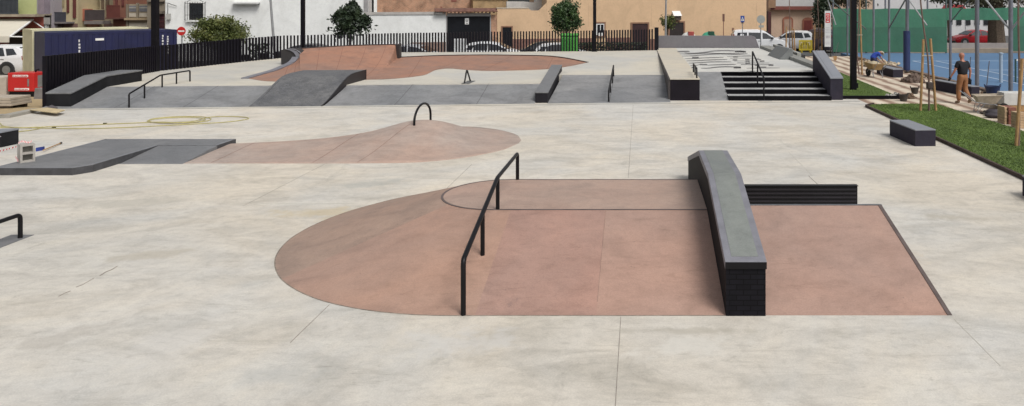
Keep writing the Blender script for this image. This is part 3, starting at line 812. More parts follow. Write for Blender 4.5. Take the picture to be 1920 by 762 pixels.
rail('black kinked rail with three posts down the left end of the grey bank',
     [(-17.45, 25.5, -.02), (-17.45, 25.5, .48), (-17.6, 27.4, .93), (-17.66, 29.3, .93), (-17.66, 29.3, .48)],
     [((-17.52, 26.4, .15), (-17.52, 26.4, .68)), ((-17.6, 27.5, .45), (-17.6, 27.5, .93)), ((-17.63, 28.4, .47), (-17.63, 28.4, .93))], .028)
# triangular hoop
ah = thing('arch_rail', (-6.68, 28.8, .5), 'small black pointed arch rail on the deck edge left of the block ledge', 'rail')
m = MB(); zb = .5
m.tube(arcbend([(-6.70, 28.45, zb - .03), (-6.68, 28.8, zb + .52), (-6.66, 29.35, zb - .01)], .12), .03, 10); m.build('rail_tube', BLACKM, ah, smooth=True)
m = MB(); m.box(-6.8, -6.5, 28.4, 29.5, zb + .001, zb + .012); m.build('base_plate', mat('base_plate_steel', (.12, .12, .12), .2, 5, .6), ah)

# sloping block ledge
bl = thing('sloping_ledge', (-3.5, 27, 0), 'dark block ledge with slate top running up between two grey banks', 'skate ledge')
ledge_sweep([(-3.77, 26.75, -3.29, 26.75, .39, -.1), (-3.98, 33.6, -3.5, 33.6, .80, .3)], o=bl, th=.04, inset=.012, tm=PADM,
            bm_=mat('ledge_black_side', (.014, .013, .017), .25, 2, .7, spec=.2))
rail('thin straight black rail climbing the gentle grey bank', [(-1.13, 26.95, -.01), (-1.13, 26.95, .42), (-1.12, 31.6, .94), (-1.12, 31.6, .45)],
     [((-1.13, 28.5, .1), (-1.13, 28.5, .59)), ((-1.12, 30.2, .3), (-1.12, 30.2, .78))], .03)

# ------------------------------------------------------------------ stage with stairs
ZS = .80
YS = 27.4
sg = MB()
sg.prism([(2.2, 30.15, -.44), (7.3, 30.15, -.44), (7.62, 45.9, -.44), (1.12, 45.9, -.44), (1.12, 30.15, -.44)], (0, 0, ZS + .44))
struct('stage_deck', sg, STAGEM)
sl_ = thing('manual_ledge', (1.6, 30, 0), 'long black-faced ledge with pale concrete top at the left edge of the stage', 'skate ledge')
m = MB(); m.box(1.12, 2.19, YS, 30.149, -.1, ZS - .03); m.build('ledge_body', mat('ledge_plum_black', (.009, .0065, .011), .3, 2, .7, spec=.2), sl_)
m = MB(); m.prism([(1.10, YS - .02, ZS - .03), (2.2, YS - .02, ZS - .03), (2.2, 45.85, ZS - .03), (1.0, 45.85, ZS - .03)], (0, 0, .034)); m.build('top_slab', LEDGETOP, sl_)
m = MB()
m.prism([(1.04, 30, -.3), (1.117, 30, -.3), (1.06, 45.9, -.3), (.98, 45.9, -.3)], (0, 0, ZS + .29))
m.prism([(1.04, YS + .02, -.1), (1.117, YS + .02, -.1), (1.117, 30, -.1), (1.04, 30, -.1)], (0, 0, ZS + .09))
m.build('side_facing', mat('ledge_side_brown', (.055, .046, .044), .2, 3, .7), sl_)
# bank beside stairs
bk = thing('bank_ramp', (2.7, 28, 0), 'short steep grey bank squeezed between the manual ledge and the black stairs', 'skate ramp')
m = MB(); m.prism([(2.2, YS, -.0), (2.2, 30.148, 0), (2.2, 30.148, ZS)], (1.06, 0, 0)); m.build('ramp_surface', GREYB, bk)
# stairs
stt = thing('staircase', (5, 28.5, 0), 'wide flight of five steps with black risers and pale treads up to the stage', 'stairs')
run = (30.15 - YS) / 4; rise = ZS / 5
for i in range(5):
    m = MB(); y0 = YS + run * i
    y1 = 30.149
    if i < 4:
        m.box(3.262, 7.03, y0, y0 + run + .02, 0 if i == 0 else rise * i - .03, rise * (i + 1) - .012)
    else: m.box(3.262, 7.03, 30.13, 30.149, rise * 4 - .03, ZS - .002)
    m.build('riser', STEP, stt)
    if i < 4:
        m = MB(); m.box(3.262, 7.03, y0 + .20, y0 + run - .001, rise * (i + 1) - .012, rise * (i + 1) - .003); m.build('tread', TREAD, stt)
m = MB(); m.box(3.262, 7.03, 30.0, 30.149, ZS - .02, ZS + .003); m.build('top_nosing', STEP, stt)
rail('black sloping handrail in the middle of the stairs', [(4.55, 27.42, 0), (4.55, 27.42, .83), (4.55, 30.2, 1.62), (4.55, 30.2, ZS - .02)],
     [((4.55, 28.9, .3), (4.55, 28.9, 1.24))], .032, name='handrail', plates=[((4.57, 27.42, .001), .5, .28), ((4.5, 30.35, ZS + .001), .35, .15)])
rail('short low black rail with three posts on the right edge of the pale manual ledge', [(2.1, 27.62, ZS), (2.1, 27.62, 1.16), (2.14, 29.9, 1.14), (2.14, 29.9, ZS)],
     [((2.12, 28.75, ZS), (2.12, 28.75, 1.14))], .03)
# right hubba
rh = thing('hubba_ledge', (7.25, 28.5, 0), 'plum black sloping ledge with grey slab top on the right side of the stairs', 'skate ledge')
m = MB(); th = .05
m.prism([(7.032, 27.57, -.05), (7.032, 30.4, -.05), (7.032, 30.4, 1.64 - th), (7.032, 27.57, .83 - th)], (.46, 0, 0)); m.build('ledge_body', BASALT, rh)
m = MB(); m.prism([(7.02, 27.55, .83 - th), (7.02, 30.42, 1.645 - th), (7.02, 30.42, 1.645), (7.02, 27.55, .83)], (.485, 0, 0)); m.build('top_slab', BASTOP, rh, bevel=.006)
m = MB(); m.prism([(7.13, 27.66, .862), (7.14, 27.66, .862), (7.14, 30.36, 1.63), (7.13, 30.36, 1.63)], (0, 0, .004)); m.build('top_line', STEELE, rh)
# back wall
bwz = thing('back_wall', (4, 46.2, 0), 'long low mauve-grey wall closing the back of the stage, sloped right end', 'wall')
m = MB(); m.prism([(1.0, 46.0, -.3), (7.25, 46.0, -.3), (7.35, 46.0, ZS + .0), (7.12, 46.0, 1.44), (7.0, 46.0, 1.52), (6.9, 46.0, 1.55), (1.0, 46.0, 1.55)], (0, .28, 0)); m.build('wall_body', BACKW, bwz, bevel=.01)
# right kerb walls
KB = mat('kerb_wall_grey', (.25, .25, .23), .15, 2, .8)
m = MB(); m.prism([(7.32, 30.5, .4), (7.72, 30.5, .4), (7.98, 45.8, .4), (7.36, 45.8, .4)], (0, 0, .56))
tag(m.build('low_wall', KB, bevel=.015), 'low grey kerb wall along the right side of the stage', 'wall')
m = MB(); m.prism([(8.0, 38, -.3), (8.2, 38, -.3), (8.35, 45.8, -.3), (8.15, 45.8, -.3)], (0, 0, 1.34))
tag(m.build('low_wall', mat('kerb_wall_pale', (.36, .36, .33), .15, 2, .8), bevel=.015), 'pale parallel kerb wall beyond the wedge block by the white van', 'wall')
wb = MB()
wb.prism([(6.75, 39.6, ZS + .002), (7.42, 39.6, ZS + .002), (7.42, 39.6, 1.33), (7.25, 39.6, 1.33)], (.08, -3.0, 0))
tag(wb.build('wedge_block', concrete('wedge_concrete', (.20, .205, .20), (.18, .19, .19), (.13, .135, .135), 2, .7, .4, .06, .8), bevel=.01), 'grey wedge-shaped concrete block on the right rear of the stage', 'skate block')
m = MB(); m.box(8.05, 8.7, 39.3, 40.6, .3, .84)
tag(m.build('planter_box', mat('planter_dark', (.04, .035, .04), .2, 3, .6), bevel=.01), 'small dark block behind the wedge block near the yellow barrier', 'block')

# lettering painted on the stage (measured strokes)
PAINT = mat('stage_paint', (.155, .15, .148), .12, 3, .8)
def sp(x, y): return P(1220 + x / 7.385, 60 + y / 7.385, ZS + .004)
strokes = [
 ([(370, 275), (450, 273), (540, 270)], 11), ([(470, 292), (560, 296), (650, 293), (760, 282), (850, 268), (940, 262), (1040, 260), (1160, 264), (1320, 276)], 8), ([(1165, 274), (1240, 271), (1320, 277)], 14),
 ([(400, 304), (520, 307), (650, 302), (800, 294), (900, 300), (1100, 310), (1390, 326)], 7), ([(430, 336), (560, 332), (700, 322), (860, 310), (1000, 303), (1340, 297)], 7),
 ([(470, 372), (600, 368), (760, 360), (1010, 353)], 6), ([(575, 356), (665, 357)], 13),
 ([(495, 402), (650, 399), (800, 390), (1060, 382)], 7), ([(525, 434), (700, 425), (850, 416), (1115, 416)], 7),
 ([(550, 469), (640, 462), (690, 450)], 5), ([(680, 452), (785, 455)], 10), ([(785, 462), (950, 455), (1180, 450)], 7),
 ([(565, 494), (590, 494)], 10), ([(700, 503), (800, 503), (870, 494), (960, 486), (1050, 483), (1150, 486), (1250, 494)], 8), ([(1150, 494), (1250, 494)], 14),
 ([(1060, 340), (1390, 344)], 3), ([(1142, 347), (1205, 347)], 8), ([(1135, 388), (1198, 388)], 9), ([(1310, 384), (1370, 384)], 8), ([(1312, 407), (1373, 407)], 9), ([(1312, 435), (1378, 435)], 10),
 ([(1512, 406), (1575, 406)], 10), ([(1465, 383), (1530, 383)], 7), ([(1632, 461), (1700, 461)], 12),
 ([(1100, 365), (1500, 366)], 3), ([(1150, 403), (1560, 404)], 3), ([(1200, 430), (1640, 432)], 4), ([(1250, 452), (1680, 455)], 4), ([(1440, 460), (1490, 460)], 10), ([(1520, 488), (1600, 488)], 7), ([(1330, 503), (1560, 500), (1790, 500)], 5)]
m = MB()
for pts, w_ in strokes:
    w_ *= 1.9
    L = smoothline([(a, b, 0) for a, b in pts], max(2, len(pts) * 4))
    top = [sp(v.x, v.y - w_ / 2 * (1 - (.5 if len(pts) > 2 else 0) * abs(2 * i / (len(L) - 1) - 1) ** 3)) for i, v in enumerate(L)]; bot = [sp(v.x, v.y + w_ / 2 * (1 - (.5 if len(pts) > 2 else 0) * abs(2 * i / (len(L) - 1) - 1) ** 3)) for i, v in enumerate(L)]
    m.grid([top, bot])
zz = 0
tag(m.build('painted_lettering', PAINT), 'large grey lettering painted across the pale stage floor', 'lettering')

# ------------------------------------------------------------------ bar fence
fp = [(-20.8, 26.1, -.05, 1.73), (-21.25, 30.0, .2, 1.70), (-21.65, 33.6, .42, 1.66), (-19.85, 37.35, .55, 1.80), (-18.85, 39.15, .62, 1.86), (-13.65, 42.45, .66, 1.86), (-9.0, 42.75, .74, 1.92), (-2.77, 43.45, .76, 1.97), (.88, 44.25, .78, 2.02)]
FP = smoothline([(a, b, 0) for a, b, _, _ in fp], 9)
fence = thing('bar_fence', (-19, 39, .5), 'black vertical bar fence enclosing the raised deck on its left and rear', 'fence')
barm = mat('fence_black', (.006, .005, .009), .3, 5, .5, spec=.2)
for i, (a, b) in enumerate(zip(fp, fp[1:])):
    A = Vector(a[:2]); B = Vector(b[:2]); d = (B - A); L = d.length; d.normalize(); nrm = Vector((-d.y, d.x))
    m = MB(); n = max(2, round(L / .165))
    for k in range(n):
        t = (k + .0) / n; c = A + (B - A) * t; zb = a[2] + (b[2] - a[2]) * t; zt = a[3] + (b[3] - a[3]) * t
        if i > 4: zb = zd(c.x, c.y) - .02
        m.obox(c, d, nrm, .078, .125 if i < 3 else .08, zb, zt + random.uniform(-.006, .006))
    m.build('fence_panel', barm, fence)
m = MB(); m.box(.86, 1.1, 44.15, 44.4, .6, 2.12); m.build('end_post', barm, fence)
# ------------------------------------------------------------------ containers, left yard
ZG = -.42
NAVY = mat('container_navy', (.0075, .010, .056), .22, 1.2, .5, 0, .05, 20)
CREAM = mat('cabin_cream', (.56, .53, .36), .12, 1.5, .6)
def boxframe(o3, d, L, W, Hh, z0, name, lab, cat, mt, corrug=True, extra=None):
    """o3 near-left corner on the ground, d unit direction of the long side"""
    d = Vector((*d, 0)).normalized(); n = Vector((-d.y, d.x, 0))
    o = thing(name, Vector((o3[0], o3[1], z0)), lab, cat)
    O = Vector((o3[0], o3[1], z0))
    def q(u, v, z): return O + d * u + n * v + Vector((0, 0, z))
    m = MB()
    if corrug:
        pts = []; u = .16; k = 0
        while u < L - .16:
            pts += [(u, .0 + .012), (u + .07, .0 + .012), (u + .10, .028), (u + .17, .028), (u + .20, .012)]; u += .27
        pts = [p for p in pts if p[0] < L - .16] + [(L - .16, .012)]
        m.grid([[q(a, b, .15) for a, b in pts], [q(a, b, Hh - .12) for a, b in pts]])
        m.grid([[q(a, W - b, .15) for a, b in pts], [q(a, W - b, Hh - .12) for a, b in pts]])
    else:
        m.add([q(0.02, .01, .1), q(L - .02, .01, .1), q(L - .02, .01, Hh - .1), q(.02, .01, Hh - .1)], [[0, 1, 2, 3]])
        m.add([q(0.02, W - .01, .1), q(L - .02, W - .01, .1), q(L - .02, W - .01, Hh - .1), q(.02, W - .01, Hh - .1)], [[0, 1, 2, 3]])
    m.add([q(.012, 0, .1), q(.012, W, .1), q(.012, W, Hh - .05), q(.012, 0, Hh - .05)], [[0, 1, 2, 3]])
    m.add([q(L - .012, 0, .1), q(L - .012, W, .1), q(L - .012, W, Hh - .05), q(L - .012, 0, Hh - .05)], [[0, 1, 2, 3]])
    m.build('wall_panel', mt, o)
    m = MB(); m.prism([q(.05, .05, Hh - .06), q(L - .05, .05, Hh - .06), q(L - .05, W - .05, Hh - .06), q(.05, W - .05, Hh - .06)], (0, 0, .04)); m.build('roof', mt, o)
    m = MB()
    for u in (0, L - .16):
        for v in (0, W - .16):
            m.prism([q(u, v, 0), q(u + .16, v, 0), q(u + .16, v + .16, 0), q(u, v + .16, 0)], (0, 0, Hh))
    for v in (0.002, W - .102):
        for z in (.0, Hh - .13): m.prism([q(.16, v, z), q(L - .16, v, z), q(L - .16, v + .1, z), q(.16, v + .1, z)], (0, 0, .15 if z == 0 else .13))
    for u in (.002, L - .102):
        for z in (.0, Hh - .13): m.prism([q(u, .16, z), q(u + .1, .16, z), q(u + .1, W - .16, z), q(u, W - .16, z)], (0, 0, .13))
    m.build('frame', mt, o)
    return o, q
c0 = (-28.18, 35.35)
cont, q = boxframe(c0, (3.7, 4.15), 5.55, 2.44, 2.59, ZG, 'shipping_container', 'navy blue corrugated shipping container behind the left bar fence', 'container', NAVY)
m = MB()
def plate(mb, q, u0, u1, z0, z1, t=-.012, v=0.0): mb.prism([q(u0, v, z0), q(u1, v, z0), q(u1, v, z1), q(u0, v, z1)], q(0, t, 0) - q(0, 0, 0))
plate(m, q, 1.98, 2.33, 2.14, 2.25); m.build('label_plate', WHITEP, cont)
m = MB()
for u, z0, z1 in ((1.30, .75, 2.2), (4.85, .9, 2.25), (5.08, 1.35, 2.25)):
    z = z0
    while z < z1:
        h = random.uniform(.07, .13); plate(m, q, u, u + random.uniform(.05, .08), z, z + h); z += h + random.uniform(.03, .07)
m.build('serial_marking', mat('dull_white_marking', (.6, .6, .62), .1, 5, .7), cont)
dd = Vector((3.7, 4.15)).normalized(); nn = Vector((-dd.y, dd.x))
c1 = Vector(c0) + nn * 2.65 + dd * (-.05)
cab, q = boxframe((c1.x, c1.y), (3.7, 4.15), 5.0, 2.4, 2.66, ZG, 'site_cabin', 'pale cream site cabin just behind the navy container', 'cabin', CREAM, corrug=False)
m = MB(); plate(m, q, 1.0, 2.2, 1.0, 1.9); m.build('window', GLASS, cab)
m = MB(); plate(m, q, 2.1, 2.6, 2.48, 2.56, -.03); m.build('vent', mat('vent_dark', (.2, .19, .12)), cab)

# red generator
gp = P(10, 181, ZG + .02); ge = P(62, 181, ZG + .02)
gw = (P(62, 181, ZG).x - P(13, 181, ZG).x)
g0 = P(14, 181, ZG + .03)
gen = thing('generator', g0, 'red portable site generator with black skid beside the navy container', 'generator')
W_ = gw; z0 = ZG + .05
m = MB(); m.box(g0.x, g0.x + W_, g0.y, g0.y + .75, z0 + .18, z0 + .98); m.box(g0.x - .13, g0.x + .02, g0.y + .3, g0.y + .6, z0 + .55, z0 + .82); m.build('housing', REDP, gen, bevel=.03)
m = MB(); m.box(g0.x + .05, g0.x + W_ - .03, g0.y + .03, g0.y + .72, z0 - .05, z0 + .19); m.build('skid', BLACKM, gen, bevel=.01)
m = MB(); m.box(g0.x + .22, g0.x + .22 + .66, g0.y - .006, g0.y + .001, z0 + .80, z0 + .89); m.box(g0.x + .3, g0.x + .92, g0.y - .006, g0.y + .001, z0 + .24, z0 + .33); m.each('white_label', WHITEP, gen)
m = MB()
for (xa, n, zz) in ((.24, 13, .815), (.32, 12, .255)):
    for i in range(n): m.box(g0.x + xa + i * .048, g0.x + xa + i * .048 + random.uniform(.018, .034), g0.y - .009, g0.y - .006, z0 + zz, z0 + zz + random.uniform(.035, .055))
m.build('label_marking', REDP, gen)
m = MB(); m.box(g0.x + W_ + .001, g0.x + W_ + .012, g0.y + .2, g0.y + .5, z0 + .35, z0 + .85); m.box(g0.x + .85, g0.x + .92, g0.y - .01, g0.y, z0 + .4, z0 + .72); m.each('vent_panel', mat('vent_grey', (.2, .2, .2), .2, 3, .6), gen)
m = MB(); m.tube([(g0.x + .95, g0.y + .3, z0 + .97), (g0.x + .98, g0.y + .3, z0 + 1.07), (g0.x + 1.1, g0.y + .3, z0 + 1.1)], .03, 8); m.build('exhaust', BLACKM, gen)
# stone block with dark mark
b0 = P(62, 185, -.3); m = MB()
m.prism([(b0.x, b0.y, -.42), (b0.x + .50, b0.y, -.42), (b0.x + .48, b0.y, .1), (b0.x + .06, b0.y, .12)], (0, .3, 0))
tag(m.build('stone_block', mat('stone_block_grey', (.20, .185, .18), .2, 3, .85), bevel=.02), 'grey brown stone block between generator and fence', 'block')
# sacks / pallet at left edge
sk = P(0, 205, -.1)
o = thing('slab_stack', sk, 'stack of pale beige paving slabs on dark bearers at far left edge', 'slab stack')
m = MB(); zz = -.02
for i in range(3): m.box(sk.x - 1.6, sk.x + .38 - .02 * i, sk.y, sk.y + .9, zz + .02 + i * .1, zz + .112 + i * .1)
m.build('slabs', mat('beige_slab', (.42, .36, .29), .15, 3, .8), o, bevel=.012)
m = MB(); m.box(sk.x - 1.5, sk.x + .3, sk.y + .06, sk.y + .16, -.12, 0); m.box(sk.x - 1.5, sk.x + .3, sk.y + .7, sk.y + .8, -.12, 0); m.each('bearer', mat('bearer_dark', (.06, .045, .035)), o)
s2 = P(0, 176, -.3); m = MB(); m.box(s2.x - 1.3, s2.x + .26, s2.y, s2.y + .8, -.42, .42)
tag(m.build('stone_block', mat('pale_block', (.45, .40, .34), .12, 3, .85), bevel=.03), 'pale stone block behind the slab stack at the far left edge', 'block')
# plywood board and dark mat by the kerb
m = MB(); a = P(55, 207, .105); b = P(88, 203.2, .105); c = P(122, 207.8, .105); d_ = P(106, 213.3, .105)
m.prism([a, b, c, d_], (0, 0, .025)); tag(m.build('plywood_board', PLY), 'pale plywood board propped on the kerb end near the kinked ledge', 'board')
m = MB(); a = P(83, 204.5, .02); b = P(97, 198.5, .08); c = P(108, 203.5, .02)
m.prism([a, b, c], (0, 0, .03)); tag(m.build('rubber_mat', mat('mat_grey', (.09, .08, .085), .2, 4, .8)), 'small dark mat against the front of the kinked ledge', 'mat')
# steel post near white car
pz = P(30, 136, ZG); m = MB(); m.tube([(pz.x, pz.y - 5, ZG), (pz.x, pz.y - 5, ZG + 1.95)], .045, 8); m.tube([(pz.x + .14, pz.y - 5, ZG), (pz.x + .14, pz.y - 5, ZG + 1.2)], .035, 8)
m.tube([(pz.x, pz.y - 5, ZG + 1.1), (pz.x + .14, pz.y - 5, ZG + 1.1)], .02, 6)
tag(m.build('steel_post', GALV), 'thin galvanised double post in front of the white car at left', 'post')

# cut-off black block at left edge of the plaza
q = P(2, 277)
o = thing('block_ledge', q, 'black block ledge with white line cut off by the left edge', 'skate ledge')
m = MB(); m.prism([(q.x, q.y, 0), (q.x + .02, q.y + .5, 0), (q.x - 2.6, q.y + .1, 0), (q.x - 2.6, q.y - .42, 0)], (0, 0, .36)); m.build('ledge_body', mat('ledge_charcoal', (.032, .032, .034)), o)
m = MB(); m.prism([(q.x + .012, q.y - .012, .36), (q.x + .03, q.y + .51, .36), (q.x - 2.6, q.y + .12, .36), (q.x - 2.6, q.y - .44, .36)], (0, 0, .03)); m.build('top_slab', BASTOP, o)
m = MB(); m.prism([(q.x + .008, q.y - .008, .265), (q.x - 2.6, q.y - .435, .265), (q.x - 2.6, q.y - .44, .285), (q.x + .008, q.y - .013, .285)], (0, -.004, 0)); m.build('edge_line', mat('line_pale', (.5, .48, .5)), o)

# cinder block, tape, broom
cb = P(56, 304, ZP); o = thing('cinder_block', cb, 'grey hollow cinder block standing upright on the slate pad', 'cinder block')
CB = mat('cinder_grey', (.40, .375, .34), .12, 8, .9, bmp=.2)
ax = Vector((.60, .80, 0)); ay = Vector((-.80, .60, 0))
def cq(u, v, z): return Vector(cb) + ax * u + ay * v + Vector((0, 0, z))
m = MB(); hw = .19
def cbox(u0, u1, v0, v1, z0, z1, mb): mb.prism([cq(u0, v0, z0), cq(u1, v0, z0), cq(u1, v1, z0), cq(u0, v1, z0)], (0, 0, z1 - z0))
m.prism([cq(-.17, -.02, 0), cq(-.13, -.02, 0), cq(-.13, .2, 0), cq(-.17, .2, 0)], (0, 0, .39))
cbox(.05, .09, -.02, .2, 0, .39, m)
for z in (0, .175, .35): cbox(-.13, .05, -.02, .2, z, z + .04, m)
m.build('block_body', CB, o)
m = MB(); cbox(-.13, .05, .10, .12, .04, .35, m); m.build('inner_web', mat('cinder_dark', (.2, .19, .17)), o)
TR = mat('tape_red', (.55, .03, .03), .1, 5, .5); TW = mat('tape_white', (.75, .74, .73), .05, 5, .5)
tp = thing('barrier_tape', cb, 'red and white barrier tape tied round the cinder block and trailing left', 'tape')
def tapeseg(pts, w_=.05):
    mr = MB(); mw = MB(); 
    L = smoothline(pts, 22)
    for i, (a, b) in enumerate(zip(L, L[1:])):
        (mr if i % 2 else mw).add([a, b, b + Vector((0, .01, w_)), a + Vector((0, .01, w_))], [[0, 1, 2, 3]])
    mr.build('red_band', TR, tp); mw.build('white_band', TW, tp)
tapeseg([cq(-.18, .1, .40), cq(-.12, .06, .44), cq(-.02, .04, .40), cq(.04, .02, .43)], .035)
tapeseg([cq(-.22, .14, .12), cq(-.21, .08, .08), cq(-.2, .0, .02)], .04)
a = P(36, 275, .03); b = P(-20, 290, .02)
tapeseg([a, a.lerp(b, .4) + Vector((0, .05, 0)), b], .03)
bh = thing('push_broom', P(72, 283), 'broom with blue head and pale handle lying beside the cinder block', 'broom')
a = P(67, 284.5); b = P(80, 282.5)
m = MB(); m.prism([a, b, b + Vector((0, .06, 0)), a + Vector((0, .06, 0))], (0, 0, .09)); m.build('broom_head', mat('broom_blue', (.02, .04, .22), .2, 5, .6), bh)
a = P(81, 282, .05); b = P(113, 269, .03)
m = MB(); m.tube([a, b], .014, 6); m.build('handle', WOOD, bh)
m = MB(); m.tube([b, b + (b - a).normalized() * .07], .025, 6); m.build('end_grip', BLACKM, bh)

# yellow hose
HOSE = mat('hose_yellow', (.43, .385, .17), .15, 6, .7)
hz_ = thing('garden_hose', P(330, 226), 'long yellow hose coiled on the plaza and trailing off to the left', 'hose')
m = MB(); rr = .013
pts = [P(-30, 236, .016), P(40, 239.5, .016), P(110, 237, .016), P(190, 233.5, .016), P(262, 230.6, .016), P(300, 229, .016), P(350, 230.5, .016), P(388, 227, .016), P(394, 222, .016), P(370, 218.8, .016), P(320, 219.5, .016), P(282, 224, .016), P(288, 229.5, .016), P(330, 231, .03), P(372, 228.5, .03), P(384, 223.2, .03), P(352, 220.2, .03), P(300, 222.5, .03), P(276, 227.5, .03), P(310, 230.2, .045), P(360, 228, .045), P(392, 220.2, .03), P(430, 218.5, .016), P(462, 220.5, .016), P(462, 224, .016), P(420, 229.5, .016), P(340, 234, .016), P(240, 239, .016), P(160, 241.2, .016), P(80, 240.5, .016), P(20, 239, .016), P(-30, 241, .016)]
m.tube(smoothline(pts, 260), rr, 6); m.build('hose_run', HOSE, hz_, smooth=True)
m = MB(); pts = [P(0, 231, .016), P(8, 237, .016), P(40, 240, .03), P(72, 238.5, .03), P(75, 241, .016), P(50, 245.5, .016), P(20, 248, .016), P(-10, 248.5, .016)]
m.tube(smoothline(pts, 60), rr, 6); m.build('loose_loop', HOSE, hz_, smooth=True)
m = MB()
for (a, b) in ((197, 232.9), (101, 240.6)): m.box(P(a, b).x - .05, P(a, b).x + .05, P(a, b).y - .02, P(a, b).y + .02, .002, .035)
m.each('coupling', BLACKM, hz_)

# ------------------------------------------------------------------ benches on plaza and path
def bench(c, d, L, W, Hh, lab, th=.03, name='bench_block'):
    d = Vector((*d, 0)).normalized(); n = Vector((-d.y, d.x, 0)); O = Vector((c[0], c[1], 0))
    o = thing(name, O, lab, 'bench', 'basalt block benches')
    def q(u, v, z): return O + d * u + n * v + Vector((0, 0, z))
    m = MB(); m.prism([q(.006, .006, 0), q(L - .006, .006, 0), q(L - .006, W - .006, 0), q(.006, W - .006, 0)], (0, 0, Hh - th)); m.build('block_body', BASALT, o)
    m = MB(); m.prism([q(0, 0, Hh - th), q(L, 0, Hh - th), q(L, W, Hh - th), q(0, W, Hh - th)], (0, 0, th)); m.build('top_slab', BASTOP, o, bevel=.008)
a = P(1715, 274.4); b = P(1667, 253.6)
bench((P(1755, 274.4).x, a.y), (b.x - a.x, b.y - a.y), (b - a).length, .54, .42, 'slate grey block bench beside the big lawn edging')
a = P(1915, 369); bench((7.68, 12.2), (-.03, 1), 1.75, .5, .38, 'slate grey block bench cut off by the right edge')
bench((12.62, 35.8), (-.04, 1), 2.2, .5, .40, 'dark block bench beside the crouching worker')
bench((12.95, 28.45), (-.2, 1), 2.6, .36, .41, 'dark block bench behind the walking worker')

# ------------------------------------------------------------------ buildings along the rear street
FAN = math.hypot(1, .305); FU = Vector((1 / FAN, .305 / FAN, 0)); FN = Vector((.305 / FAN, -1 / FAN, 0))
def FPx(px, back=0):
    Y = (60.7 + back) / (1 - .305 * (px - 1200) / 1400); return Vector(((px - 1200) * Y / 1400, Y, 0))
def FZ(px, py, back=0): return ZZ(py, FPx(px, back).y)
def fslab(mb, px0, px1, z0, z1, o0, o1, back=0):
    a = FPx(px0, back); b = FPx(px1, back); zz = Vector((0, 0, z0))
    mb.prism([a + FN * o0 + zz, b + FN * o0 + zz, b + FN * o1 + zz, a + FN * o1 + zz], (0, 0, z1 - z0))
def render(name, c, var=.06): return concrete(name, c, tuple(x * .96 for x in c), tuple(x * .78 for x in c), .6, .85, .45, .03, .9)
WHW = render('white_render', (.74, .75, .74)); BEI = render('peach_beige_render', (.62, .43, .27)); SKB = mat('brown_skirt_tile', (.20, .10, .075), .2, 3, .7)
def window(parent, px0, px1, py0, py1, framem, panem, o=.05, fw=.09, back=0, mull=1, name='window'):
    z1 = FZ(px0, py0, back); z0 = FZ(px0, py1, back) if py1 is not None else ZG + .05
    m = MB(); k = 1400 / FPx(px0, back).y; f = fw * k
    fslab(m, px0, px0 + f, z0, z1, .0, o, back); fslab(m, px1 - f, px1, z0, z1, .0, o, back)
    fslab(m, px0 + f, px1 - f, z1 - fw, z1, .0, o, back)
    if py1 is not None: fslab(m, px0 + f, px1 - f, z0, z0 + fw * .8, .0, o + .03, back)
    for i in range(1, mull):
        x = px0 + (px1 - px0) * i / mull; fslab(m, x - f * .2, x + f * .2, z0, z1 - fw, .012, .03, back)
    fr_ = m.build(name + '_frame' if name != 'window' else 'window', framem, parent)
    m = MB(); fslab(m, px0 + f, px1 - f, z0 + .01, z1 - fw, -.02, .012, back); m.build('pane' if name == 'window' else 'leaf', panem, fr_)
    return fr_
BRN = mat('brown_frame', (.24, .13, .08), .15, 4, .6)
# white building
wbd = thing('white_building', FPx(500), 'big plain white rendered building with one grilled window, behind the left fence', 'building')
m = MB(); fslab(m, 310, 690, ZG, 7.2, -9, 0); m.build('wall', WHW, wbd)
m = MB(); fslab(m, 309, 691, 7.2, 7.4, -9.1, .15); m.build('cornice', WHW, wbd)
wf = window(wbd, 355, 381, 6, 37, mat('dark_frame', (.04, .035, .03)), GLASS, .03, .06)
m = MB()
z0, z1 = FZ(360, 38), FZ(360, 4)
for i in range(9):
    x = 348.5 + i * 4.7; a = FPx(x) + FN * .22; m.tube([a + Vector((0, 0, z0)), a + Vector((0, 0, z1))], .012 if 0 < i < 8 else .02, 6)
for zz in (z0, z0 + .35, z1 - .1):
    a = FPx(348.5) + FN * .22; b = FPx(386.1) + FN * .22; m.tube([a + Vector((0, 0, zz)), b + Vector((0, 0, zz))], .012, 6)
for x in (348.5, 386.1):
    for zz in (z0, z1): m.tube([FPx(x) + Vector((0, 0, zz)), FPx(x) + FN * .22 + Vector((0, 0, zz))], .012, 6)
m.tube([FPx(352) + FN * .22 + Vector((0, 0, z1)), FPx(367) + FN * .22 + Vector((0, 0, z1 + .32)), FPx(383) + FN * .22 + Vector((0, 0, z1))], .014, 6)
m.build('window_grille', BLACKM, wbd)
m = MB(); fslab(m, 350, 385, z0 - .1, z0 - .01, 0, .24); m.build('window_sill', WHW, wbd)
m = MB(); fslab(m, 438, 488, FZ(460, 7), FZ(460, 7) + .12, 0, .5); fslab(m, 442, 484, FZ(460, 7) - .1, FZ(460, 7), 0, .35); m.build('balcony_slab', WHW, wbd)
m = MB(); fslab(m, 620, 640, FZ(630, 0) + .2, 5.6, 0, .03); fslab(m, 450, 478, FZ(460, 0) + .2, 6.2, 0, .03); m.each('upper_window', GLASS, wbd)
m = MB(); fslab(m, 682, 690, FZ(686, 22), 7.0, .001, .05); m.build('downpipe', mat('pipe_grey', (.30, .29, .29)), wbd)
